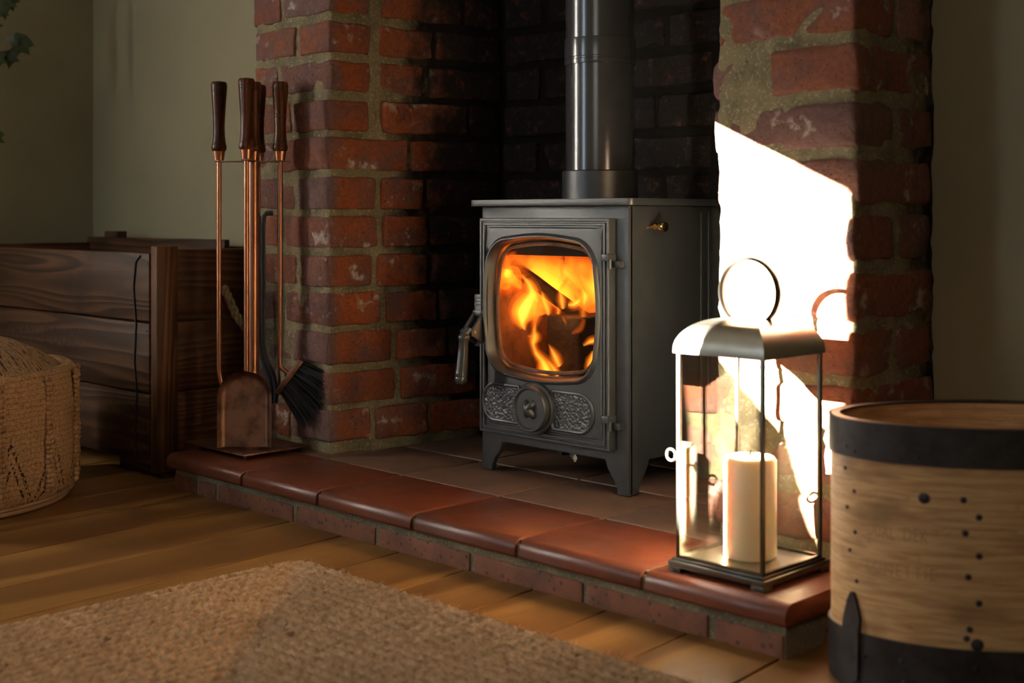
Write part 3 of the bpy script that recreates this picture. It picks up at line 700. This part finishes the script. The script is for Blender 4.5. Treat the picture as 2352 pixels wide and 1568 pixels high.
# shovel, hanging nearest the viewer
t, p = tool('fire_shovel', -FWD*ARM - RGT*.001, 'copper ash shovel with a round-topped blade hanging at the front of the stand')
zb = at(570, 848, D=2.53).z; zb0 = at(570, 1024, D=2.53).z
obj('rod', MB().lathe([(.0052, zb-.02), (.0052, zc_+.004)], (p.x, p.y, 0), 14), 'copper', t)
bw = .0525; ns = 24; rows = []
prof_x = [-1 + 2*i/ns for i in range(ns+1)]
bc = p - FWD*.008
vs = []; fs = []; NZ = 26
for side in (0, 1):
    for j in range(NZ+1):
        z = zb0 + (zb-zb0)*j/NZ; ztop = zb - bw; half = bw if z < ztop else bw*math.sqrt(max(0, 1-((z-ztop)/bw)**2))
        half = max(half, .0015)
        for x in prof_x:
            X = x*half; e = max(0, min(1, (bw-math.hypot(X, max(0, z-ztop)))/.014)) if z >= ztop else max(0, min(1, (bw-abs(X))/.014))
            dish = -.013*(1-e)**1.6 + .001*side
            q = bc + RGT*X + FWD*(dish + .0016*side) ; vs.append((q.x, q.y, z))
def gi(s_, j, i): return s_*(NZ+1)*(ns+1) + j*(ns+1) + i
for j in range(NZ):
    for i in range(ns):
        fs.append((gi(0, j, i), gi(0, j, i+1), gi(0, j+1, i+1), gi(0, j+1, i))); fs.append((gi(1, j, i), gi(1, j+1, i), gi(1, j+1, i+1), gi(1, j, i+1)))
for j in range(NZ):
    for i in (0, ns): fs.append((gi(0, j, i), gi(0, j+1, i), gi(1, j+1, i), gi(1, j, i)))
for i in range(ns):
    for j in (0, NZ): fs.append((gi(0, j, i), gi(0, j, i+1), gi(1, j, i+1), gi(1, j, i)))
obj('blade', MB().add(vs, fs), 'copper_dark', t, smooth=50)
# poker on the left arm
t, p = tool('poker', -RGT*.0685, 'thin copper poker hanging on the left of the tool stand')
zl = at(505, 850, D=2.592).z
pp = [Vector((p.x, p.y, zc_+.004)), Vector((p.x, p.y, zl+.03)), Vector((p.x, p.y, zl))] + [p + RGT*q + Z_*(zl-h) for q, h in ((.003, .02), (.010, .036), (.018, .055), (.019, .10), (.012, .125), (.0, .135), (-.003, .142))]
obj('rod', MB().tube(pp, [.0048]*7+[.0045, .004, .002], 12), 'copper', t, smooth=60)
# brush on the right arm
t, p = tool('hearth_brush', RGT*.0535, 'fireside brush with black bristles hanging on the right of the tool stand')
e0, e1 = at(638, 902, D=2.575), at(693, 826, D=2.575); mid = (e0+e1)/2; ux = (e1-e0).normalized(); un = ux.cross(FWD).normalized()
if un.z > 0: un = -un
zr = at(655, 842, D=2.592)
obj('rod', MB().tube([Vector((p.x, p.y, zc_+.004)), Vector((p.x, p.y, zr.z+.01)), Vector((p.x, p.y, zr.z)), mid-un*.002+FWD*.012], .0048, 12), 'copper', t, smooth=60)
obj('brush_block', MB().obox(mid+FWD*.008, ux, FWD, un, (e1-e0).length/2, .019, .006), 'copper_dark', t, bevel=.0015)
bm_ = MB(); rj = random.Random(3); hl = (e1-e0).length/2
for i in range(1500):
    a = rj.uniform(-1, 1); b = rj.uniform(-1, 1)
    s0 = mid + FWD*.008 + ux*(a*hl*.93) + FWD*(b*.016) + un*.005
    d_ = (un + ux*(a*.28+rj.gauss(0, .05)-.02) + FWD*(b*.2+rj.gauss(0, .05))).normalized()
    ln = rj.uniform(.078, .098)*(1-.10*a*a); cur = s0 + d_*ln*.55; tip = s0 + d_*ln - Z_*.006
    sd_ = d_.cross(Vector((rj.gauss(0, 1), rj.gauss(0, 1), rj.gauss(0, 1)))).normalized()*.0006
    s2 = d_.cross(sd_).normalized()*.0006
    bm_.add([s0+sd_, s0-sd_*.5+s2, s0-sd_*.5-s2, cur+sd_, cur-sd_*.5+s2, cur-sd_*.5-s2, tip], [(0, 1, 4, 3), (1, 2, 5, 4), (2, 0, 3, 5), (3, 4, 6), (4, 5, 6), (5, 3, 6)])
obj('bristles', bm_, 'bristle', t, recalc=False, kind='stuff')
# tongs behind the pole
t, p = tool('fire_tongs', FWD*ARM - RGT*.002, 'dark flat-jawed fire tongs hanging behind the pole of the stand')
obj('rod', MB().lathe([(.0042, at(595, 800, D=2.654).z), (.0042, zc_+.004)], (p.x, p.y, 0), 12), 'copper', t)
for s_, xo in ((-1, 590), (1, 606)):
    pts = [at(a, b, D=2.650) for a, b in (((627, 489), (612, 490), (606, 496), (604, 520), (604, 640), (604, 790), (612, 828), (628, 862), (634, 900), (632, 925)) if s_ > 0 else ((586, 489), (592, 491), (594, 500), (595, 540), (595, 700), (598, 800), (608, 838), (620, 868), (624, 900), (622, 925)))]
    obj('jaw', MB().tube(pts, .0052, 8, flat=.4, nrm=FWD), 'wire', t, smooth=50)

# ------------------------------------------------------------------ wooden crate
crate = thing('wooden_crate', (-1.78, .22, 0), 'large old dark pine crate with a rope handle in the alcove', 'crate')
CX0, CX1, CY0, CY1 = -2.26, -1.315, .026, .405
zs = [.028, .172, .318, .462]; zt = .008
def plank(mb_, mat, name='plank'): return obj(name, mb_, mat, crate, bevel=.003, seg=2)
for y0, y1, dz in ((CY0, CY0+.022, 0), (CY1-.022, CY1, .004)):
    for i in range(3):
        g = .0018; pk = plank(MB().box(CX0, CX1, y0, y1, zs[i]+g, zs[i+1]-g+(dz if i == 2 else 0)), 'crate')
        if y0 == CY0 and i == 1: mid_plank = pk
for x0, x1 in ((CX1-.046, CX1-.024), (CX0+.024, CX0+.046)):
    for i in range(3): plank(MB().box(x0+.022, x1+.022, CY0+.024, CY1-.024, zs[i]+.002, zs[i+1]-.002+(.006 if i == 2 else 0)), 'crate_y')
for y in (CY0+.003, CY1-.052): plank(MB().box(CX1+.001, CX1+.026, y, y+.049, .012, .474), 'crate_z', 'batten')
plank(MB().box(CX0-.026, CX0-.001, CY0+.003, CY0+.052, .012, .474), 'crate_z', 'batten')
plank(MB().box(CX0+.02, CX1-.02, CY0+.024, CY1-.024, .03, .045), 'crate', 'base_board')
for y in (CY0+.02, CY1-.07): plank(MB().box(CX1-.16, CX1+.02, y, y+.05, 0, .026), 'crate', 'skid')
plank(MB().box(CX0, CX0+.16, CY0+.02, CY0+.07, 0, .026), 'crate', 'skid')
q = at(276, 560, Y=.38); plank(MB().box(q.x-.035, q.x+.035, .352, .382, .30, .497), 'crate_z', 'corner_post')
q = at(90, 560, Y=.36); plank(MB().box(CX0+.05, CX1-.22, .345, .36, .44, .481), 'crate', 'rail')
wp = [at(a, b, Y=CY0-.002) for a, b in ((322, 588), (312, 600), (306, 660), (312, 740), (308, 830), (314, 900), (310, 990), (312, 1060))]
obj('wire', MB().tube(wp, .0018, 8), 'wire', crate)
rp = [Vector((CX1+.004, y, z)) for y, z in ((.09, .385), (.10, .36), (.118, .325), (.145, .298), (.19, .284), (.235, .292), (.268, .318), (.29, .352), (.30, .385))]
rp = [Vector((v_.x, .2+(v_.y-.09)*.72, v_.z)) for v_ in rp]
rp = [v_ + X_*(.022*math.sin(math.pi*i/8)) for i, v_ in enumerate(rp)]
rope = MB(); dense = [rp[i].lerp(rp[i+1], s_/10) for i in range(8) for s_ in range(10)]
for k in range(3):
    pth = []
    for i, v_ in enumerate(dense):
        a = i*.42 + k*2.094; tn = (dense[min(i+1, 79)]-dense[max(i-1, 0)]).normalized(); u = tn.orthogonal().normalized(); u = (X_ - tn*X_.dot(tn)).normalized(); q2 = tn.cross(u)
        pth.append(v_ + (u*math.cos(a)+q2*math.sin(a))*.0048)
    rope.tube(pth, .0052, 8)
obj('rope_handle', rope, 'rope', crate, smooth=60)
for x, z in ((.008, .44), (.008, .33), (.008, .30), (.008, .20)):
    obj('nail', MB().lathe([(.0032, 0), (.0026, .0012)], (CX1-x, CY0+.0005, z), 8, (0, -1, 0)), 'wire', crate)
def text_mesh(s_, size):
    cu = bpy.data.curves.new('lettering', 'FONT'); cu.body = s_; cu.size = size; cu.extrude = 0; cu.space_character = 1.12; cu.resolution_u = 3
    o = bpy.data.objects.new('lettering', cu); C.objects.link(o); bpy.context.view_layer.update()
    me = o.evaluated_get(bpy.context.evaluated_depsgraph_get()).to_mesh(); vs = [v.co.copy() for v in me.vertices]; fs = [tuple(p.vertices) for p in me.polygons]
    o.to_mesh_clear(); bpy.data.objects.remove(o); return vs, fs
vs, fs = text_mesh('THAN  COOKS', .058)
wd = max(v.x for v in vs); xr = at(188, 770, Y=CY0).x; zr_ = at(150, 786, Y=CY0).z
xl_ = at(18, 740, Y=CY0).x
tx = MB().add([(xl_ + v.x/wd*(xr-xl_), CY0-.0006, .245 + v.y*1.0) for v in vs], fs)
obj('lettering', tx, 'ink', mid_plank, recalc=False, smooth=0, kind='stuff')

# ------------------------------------------------------------------ pouf
PO = Vector((-1.436, -.380, 0)); PR = .28; PH = .252
pouf = thing('pouf', PO, 'round beige woven pouf with dark zigzag pattern in front of the crate', 'pouf')
def pouf_part(prof, name, mat, seg=144, uvtop=False):
    m_ = MB(); vs = []; uv = []; fs = []
    for r_, z in prof:
        for k in range(seg+1):
            a = 2*math.pi*k/seg; rr = r_*(1 + .006*math.sin(a*7+z*20) + .004*math.sin(a*13))
            vs.append((PO.x+rr*math.cos(a), PO.y+rr*math.sin(a), z)); uv.append((r_*math.cos(a), r_*math.sin(a)) if uvtop else (a*PR, z))
    for i in range(len(prof)-1):
        for k in range(seg): fs.append((i*(seg+1)+k, i*(seg+1)+k+1, (i+1)*(seg+1)+k+1, (i+1)*(seg+1)+k))
    m_.add(vs, fs); m_.uv = uv
    return obj(name, m_, mat, pouf, smooth=60)
side = [(PR-.030, .008), (PR-.012, .014), (PR+.001, .035), (PR+.003, .08), (PR+.001, .13), (PR+.003, .19), (PR+.001, .225), (PR-.004, .243), (PR-.014, .2535), (PR-.024, .252), (PR-.032, .247)]
pouf_part(side, 'side', 'pouf'); 
pouf_part([(PR-.026, .245), (PR-.045, .258), (PR-.075, .276), (PR-.12, .297), (PR-.18, .312), (PR-.23, .318), (.001, .320)], 'top', 'pouf_top', uvtop=True)
pouf_part([(.001, .006), (PR-.03, .006), (PR-.028, .010)], 'base', 'piping')
for z, rr in ((.0065, PR-.020), (.016, PR-.010)):
    obj('piping', MB().tube([(PO.x+rr*math.cos(2*math.pi*k/96), PO.y+rr*math.sin(2*math.pi*k/96), z) for k in range(96)], .006 if z < .01 else .004, 8, True), 'piping', pouf, smooth=180)
rj = random.Random(11)
for k in range(16):                                     # chunky knitted ribs down the side
    a0 = R(-62) + k*2*math.pi/16; ym = MB()
    for c_ in (-1, 0, 1):
        for j in range(24):
            z = .036 + j*.0088 + rj.uniform(-.001, .001); a = a0 + c_*.021 + rj.uniform(-.003, .003); rr = PR + .0035
            ym.ball((PO.x+rr*math.cos(a), PO.y+rr*math.sin(a), z), rj.uniform(.0042, .0058), 6)
    obj('knit_rib', ym, 'yarn', pouf, smooth=180)

# ------------------------------------------------------------------ braided rug
rug = thing('braided_rug', (.37, -.75, 0), 'large natural jute braided rug on the floorboards in front of the hearth', 'rug')
RXA, RXB, RYA_, RYB = -.558, 1.30, -1.34, -.143; BW = .019
def braid(k):
    ins = (k+.5)*BW; x0, x1, y0, y1 = RXA+ins, RXB-ins, RYA_+ins, RYB-ins; r_ = max(.02, .035-ins*.02)
    r_ = min(r_, (y1-y0)/2*.98)
    P = []; step = .0048
    cs = [(x1-r_, y0+r_, -90), (x1-r_, y1-r_, 0), (x0+r_, y1-r_, 90), (x0+r_, y0+r_, 180)]
    for i, (cx, cy, a0) in enumerate(cs):
        m = max(3, int(r_*math.pi/2/step)); P += [(cx+r_*math.cos(R(a0+90*j/m)), cy+r_*math.sin(R(a0+90*j/m)), math.cos(R(a0+90*j/m)), math.sin(R(a0+90*j/m))) for j in range(m+1)]
        nx = cs[(i+1) % 4]; s_ = P[-1]; e = (nx[0]+r_*s_[2], nx[1]+r_*s_[3]); L = math.hypot(e[0]-s_[0], e[1]-s_[1]); m = int(L/step)
        P += [(s_[0]+(e[0]-s_[0])*j/m, s_[1]+(e[1]-s_[1])*j/m, s_[2], s_[3]) for j in range(1, m)]
    P = np.array(P); d = np.r_[0, np.cumsum(np.hypot(np.diff(P[:, 0]), np.diff(P[:, 1])))]; N = len(P)
    U = np.array([-1.05, -.8, -.45, -.12, .12, .45, .8, 1.05]); s = d[:, None]; u = U[None, :]
    p_ = .018; ph = s/p_ + np.where(u > 0, .5, 0) - np.abs(u)*.75 + k*.37
    lump = np.abs(np.sin(np.pi*ph))
    wob = np.sin(s*61+k)*.0006
    z = .0015 + .0115*np.sqrt(np.clip(1-(u*.93)**2, 0, 1))*(.30+.70*lump)
    off = u*BW*.52*(1+.10*(lump-.5)*(np.abs(u) > .7)) + wob
    V = np.stack([P[:, 0:1]+P[:, 2:3]*off, P[:, 1:2]+P[:, 3:4]*off, z+0*u], -1).reshape(-1, 3) - np.array(BASE[rug])
    n_ = len(U); i = np.arange(N); a = (i[:, None]*n_+np.arange(n_-1)[None]); b = (((i+1) % N)[:, None]*n_+np.arange(n_-1)[None])
    F = np.stack([a, a+1, b+1, b], -1).reshape(-1, 4)
    me = bpy.data.meshes.new('braid'); me.vertices.add(len(V)); me.vertices.foreach_set('co', V.ravel().astype(np.float32))
    me.loops.add(F.size); me.loops.foreach_set('vertex_index', F.ravel().astype(np.int32)); me.polygons.add(len(F))
    me.polygons.foreach_set('loop_start', np.arange(0, F.size, 4, dtype=np.int32)); me.update(calc_edges=True); me.validate()
    me.shade_smooth(); me.materials.append(MT['jute'])
    o = bpy.data.objects.new('braid', me); C.objects.link(o); o.parent = rug
for k in range(int((RYB-RYA_)/2/BW)-1): braid(k)
obj('backing', MB().box(RXA+.008, RXB-.008, RYA_+.008, RYB-.008, .0005, .0022), 'jute', rug, smooth=0)
fz = MB(); rj = random.Random(21)
for i in range(420):                                    # stray fibres along the two visible edges
    if rj.random() < .7: b0 = Vector((rj.uniform(RXA, .6), RYB, .006)); d_ = Vector((rj.gauss(0, .6), 1, abs(rj.gauss(0, .8))))
    else: b0 = Vector((RXA, rj.uniform(-.9, RYB), .006)); d_ = Vector((-1, rj.gauss(0, .6), abs(rj.gauss(0, .8))))
    d_ = d_.normalized()*rj.uniform(.004, .016); s_ = d_.cross(Z_).normalized()*.0003
    fz.add([b0-d_*.3+s_, b0-d_*.3-s_, b0+d_*.5-s_+Z_*.001, b0+d_*.5+s_+Z_*.001, b0+d_-Z_*.001], [(0, 1, 2, 3), (3, 2, 4)])
obj('stray_fibres', fz, 'jute', rug, recalc=False, smooth=0, kind='stuff')

# ------------------------------------------------------------------ lantern and candle
lan = thing('lantern', (.099, .099, HZ), 'glass and brushed pewter candle lantern with a ring handle on the hearth corner', 'lantern')
lx0, lx1, ly0, ly1 = .024, .174, .024, .174
for x in (lx0, lx1-.020):
    for y in (ly0, ly1-.020): obj('foot', MB().box(x, x+.020, y, y+.020, HZ, HZ+.007), 'pewter_dark', lan, bevel=.0008)
obj('base', MB().box(lx0, lx1, ly0, ly1, HZ+.006, HZ+.014).box(lx0+.004, lx1-.004, ly0+.004, ly1-.004, HZ+.013, HZ+.0175), 'pewter_dark', lan, bevel=.0008)
px0, px1, py0, py1 = lx0+.009, lx1-.006, ly0+.006, ly1-.008; pz0, pz1 = HZ+.017, .362
t_ = .0052
for x in (px0, px1-t_):
    for y in (py0, py1-t_): obj('post', MB().box(x, x+t_, y, y+t_, pz0, pz1), 'pewter_dark', lan, bevel=.0007)
for z in (pz0, pz1-.006):
    rl = MB()
    for y in (py0, py1-t_): rl.box(px0+t_, px1-t_, y+.0003, y+t_-.0003, z, z+.0045)
    for x in (px0, px1-t_): rl.box(x+.0003, x+t_-.0003, py0+t_, py1-t_, z, z+.0045)
    obj('rail', rl, 'pewter_dark', lan)
for y in (py0+.0018, py1-.0034): obj('glass_pane', MB().box(px0+t_*.6, px1-t_*.6, y, y+.0016, pz0+.002, pz1-.002), 'glass', lan, smooth=0)
for x in (px0+.0018, px1-.0034): obj('glass_pane', MB().box(x, x+.0016, py0+t_*.6, py1-t_*.6, pz0+.002, pz1-.002), 'glass', lan, smooth=0)
ex0, ex1, ey0, ey1 = px0-.003, px1+.003, py0-.003, py1+.003
lo_ = []
for i in range(15):
    a = R(90*i/14); ins = .047*(1-math.cos(a)); z = .359 + .042*math.sin(a); iy = ins
    lo_.append([Vector((x, y, z)) for x, y in ((ex0+ins, ey0+iy), (ex1-ins, ey0+iy), (ex1-ins, ey1-iy), (ex0+ins, ey1-iy))])
lo_.insert(0, [Vector((x, y, .3555)) for x, y in ((ex0, ey0), (ex1, ey0), (ex1, ey1), (ex0, ey1))])
obj('roof', MB().loft(lo_, False, True), 'pewter', lan, smooth=40)
hc = Vector(((ex0+ex1)/2, (ey0+ey1)/2, .401)); hr = .0445
ringp = []
for i in range(41):
    a = R(-50 + 280*i/40); ringp.append(hc + Vector((hr*math.cos(a), 0, hr*.90 + hr*math.sin(a))))
zlow = min(p.z for p in ringp); ringp = [p + Z_*(.401-zlow-.001) for p in ringp]
obj('ring_handle', MB().tube(ringp, .0062, 12, flat=.42, nrm=None), 'pewter_dark', lan, smooth=60)
obj('handle_strap', MB().box(hc.x-.022, hc.x+.022, hc.y-.005, hc.y+.005, .400, .4022), 'pewter', lan, bevel=.0006)
lc = Vector((px0-.008, py0+.004, at(1530, 1048, D=1.70).z))
obj('latch', MB().tube([lc + Vector((-.0035+.0075*math.cos(a), 0, .0075*math.sin(a))) for a in [2*math.pi*k/20 for k in range(20)]], .0018, 8, True).tube([lc+Vector((.003, 0, 0)), lc+Vector((.0085, 0, 0))], .0018, 8), 'pewter', lan)
obj('floor_tray', MB().box(px0+t_, px1-t_, py0+t_, py1-t_, HZ+.017, HZ+.0185), 'pewter', lan, smooth=0)
cc = at(1723, 1180, D=1.703); CR = .0342; cz0, cz1 = HZ+.0186, at(1723, 1052, D=1.69).z
candle = thing('candle', (cc.x, cc.y, cz0), 'ivory pillar candle standing inside the lantern', 'candle')
obj('wax', MB().lathe([(.001, 0), (CR-.003, 0), (CR, .003), (CR, cz1-cz0-.004), (CR-.003, cz1-cz0), (CR-.008, cz1-cz0-.003), (.004, cz1-cz0-.006), (.001, cz1-cz0-.006)], (cc.x, cc.y, cz0), 48, cap=False), 'wax', candle, smooth=50)
obj('wick', MB().tube([(cc.x, cc.y, cz1-.008), (cc.x, cc.y, cz1+.004), (cc.x+.002, cc.y, cz1+.009)], .0012, 8), 'wire', candle)

# ------------------------------------------------------------------ bentwood measure (open tub)
tub = thing('wooden_tub', (.416, .156, 0), 'old bentwood grain measure with iron bands beside the hearth', 'tub')
TC = Vector((.409, .147, 0)); TA, TB = .189, .118; TH = .303
def oval(a, da=0.0): return Vector((TC.x, TC.y, 0)) + RGT*((TA+da)*math.cos(a)) + FWD*((TB+da)*math.sin(a))
SEG = 128
def oval_wall(da0, da1, z0, z1, name, mat, parent, z_n=1, bev=0, wob=0):
    m_ = MB(); uv = []; vs = []; fs = []; prof = [(da1, z0+(z1-z0)*i/z_n) for i in range(z_n+1)] + [(da0, z1-(z1-z0)*i/z_n) for i in range(z_n+1)]
    nP = len(prof)
    for j in range(SEG):
        a = 2*math.pi*j/SEG
        for d_, z in prof:
            p = oval(a, d_ + wob*noise.noise(Vector((a*3, z*8, 1)))); vs.append((p.x, p.y, z)); uv.append((j/SEG*1.0, z))
    for j in range(SEG):
        for i in range(nP):
            i2 = (i+1) % nP; j2 = (j+1) % SEG; fs.append((j*nP+i, j2*nP+i, j2*nP+i2, j*nP+i2))
    m_.add(vs, fs); m_.uv = uv
    return obj(name, m_, mat, parent, smooth=40)
oval_wall(-.008, 0, .004, TH-.003, 'wooden_wall', 'barrel', tub, 6)
bt = MB().add([(*oval(2*math.pi*k/64, -.004).to_2d(), .012) for k in range(64)] + [(*oval(2*math.pi*k/64, -.004).to_2d(), .022) for k in range(64)], [tuple(range(64))[::-1], tuple(range(64, 128))] + [(k, (k+1) % 64, 64+(k+1) % 64, 64+k) for k in range(64)])
obj('bottom', bt, 'barrel', tub)
b1 = oval_wall(0, .0028, .2605, TH, 'iron_band', 'band', tub, 3, wob=.0006)
oval_wall(-.010, .0028, TH-.0025, TH, 'rim', 'band', tub)
b2 = oval_wall(0, .0028, .001, .064, 'iron_band', 'band', tub, 3, wob=.0006)
def theta(px, z):                                       # angle on the near side seen at that sight line
    best = min((abs(proj((*oval(R(a/2), 0).to_2d(), z))[0]-px), a/2) for a in range(360, 700)); return R(best[1])
def radial(a): return (RGT*(math.cos(a)/TA) + FWD*(math.sin(a)/TB)).normalized()
def nail_at(px, z, r_, name='nail', mat='band', par=tub, da=0):
    a = theta(px, z); p = oval(a, da); obj(name, MB().lathe([(r_, -.001), (r_, .0006), (r_*.6, .0016)], (p.x, p.y, z), 10, radial(a)), mat, par)
for px, z in ((1942, .246), (1962, .222), (1946, .202), (1965, .176), (1952, .154), (1967, .121), (1947, .095)): nail_at(px, z, .0024)
for px, z in ((2212, .226), (2247, .208), (2216, .190), (2250, .166), (2222, .143), (2250, .115), (2228, .086), (2219, .076)): nail_at(px, z, .0036)
nail_at(2122, .225, .0062, 'plug'); nail_at(2245, .070, .007, 'plug')
for px, z, b_ in ((1948, .272, 0), (1966, .268, 0), (2231, .280, 0), (2110, .270, 0)): nail_at(px, z, .0026, 'rivet', 'band', b1, .0028)
for px, z in ((2073, .044), (2240, .045), (2078, .020), (1990, .04)): nail_at(px, z, .0026, 'rivet', 'band', b2, .0028)
st_ = MB(); zz = [.006, .012, .045, .064, .080, .100, .108]; ww = [.004, .011, .012, .012, .012, .006, .002]; lps = []
a0 = theta(1961, .06); rd = radial(a0); tg = Z_.cross(rd)
for z, w_ in zip(zz, ww):
    p = oval(a0, .0030 if z < .066 else .0006); p = Vector((p.x, p.y, z)); lps.append([p-tg*w_-rd*.001, p-tg*w_+rd*.003, p+tg*w_+rd*.003, p+tg*w_-rd*.001])
obj('strap', MB().loft(lps, True, True), 'band', tub, smooth=30)
for s_, size, pxa, pxb, z0 in (('DUAL  DEK', .017, 1992, 2132, .176), ('LONETTIE', .015, 1990, 2150, .136)):
    vs, fs = text_mesh(s_, size); wd = max(v.x for v in vs); ta, tb = theta(pxa, z0), theta(pxb, z0); q = []
    for v in vs: p = oval(ta+(tb-ta)*v.x/wd, .0005); q.append((p.x, p.y, z0+v.y*1.25))
    n2 = NT('faint_stamp'); 
    if 'stamp' not in MT: MT['stamp'] = n2.bsdf((.40, .255, .125), .8)
    obj('lettering', MB().add(q, fs), 'stamp', tub, recalc=False, smooth=0, kind='stuff')

# ------------------------------------------------------------------ trailing ivy in the far corner
ivy = thing('ivy_plant', (-2.36, -.02, 1.30), 'trailing green ivy hanging beside the dark wall at the top left', 'plant')
IVX = -2.18
def ivp(px, py, dx=0): return at(px, py, X=IVX+dx)
def leaf(px, py, size, rot, tilt=.4):
    c = ivp(px, py); sh = [(0, -.5), (.18, -.46), (.45, -.34), (.34, -.12), (.56, .10), (.28, .16), (.16, .30), (0, .62), (-.16, .30), (-.28, .16), (-.56, .10), (-.34, -.12), (-.45, -.34), (-.18, -.46)]
    u = (RGT*math.cos(rot) + Z_*math.sin(rot)); v = (-RGT*math.sin(rot) + Z_*math.cos(rot)); nn = -FWD
    u = (u + nn*tilt*.5).normalized(); n_ = u.cross(v).normalized(); q = [c + u*(x*size) + v*(y*size) - n_*(.25*size*(x*x+y*y)) for x, y in sh]
    ctr = c + n_*.04*size; k = len(q); vs = [ctr]+q+[ctr-n_*.0008]+[p-n_*.0008 for p in q]; fs = []
    for i in range(k): fs += [(0, 1+i, 1+(i+1) % k), (k+1, k+2+(i+1) % k, k+2+i), (1+i, k+2+i, k+2+(i+1) % k, 1+(i+1) % k)]
    obj('leaf', MB().add(vs, fs), 'leaf', ivy, smooth=40)
def vine(pts): obj('stem', MB().tube([ivp(a, b) if len(q_) == 2 else Vector(q_) for q_ in pts for a, b in ([q_[:2]] if len(q_) == 2 else [(0, 0)])], .0018, 6), 'stem', ivy)
vine([(-2.355, -.02, 1.30), (-30, 20), (-26, 70), (-14, 108), (0, 119), (10, 121), (22, 117), (30, 108)])
vine([(-2.355, -.02, 1.30), (-18, -20), (0, -8), (20, -5), (34, -6)])
for a in ((45, 104, .062, 2.5), (23, 134, .045, 3.0), (30, 93, .032, 1.4), (6, 12, .062, 3.3), (24, 4, .042, 3.4), (33, -4, .03, 3.2), (0, 24, .045, 2.8), (-8, 138, .05, 3.1), (-14, 318, .05, 2.9), (-25, 60, .06, 3.4)): leaf(*a)
vine([(-26, 70), (-30, 160), (-26, 240), (-20, 300), (-15, 312)])
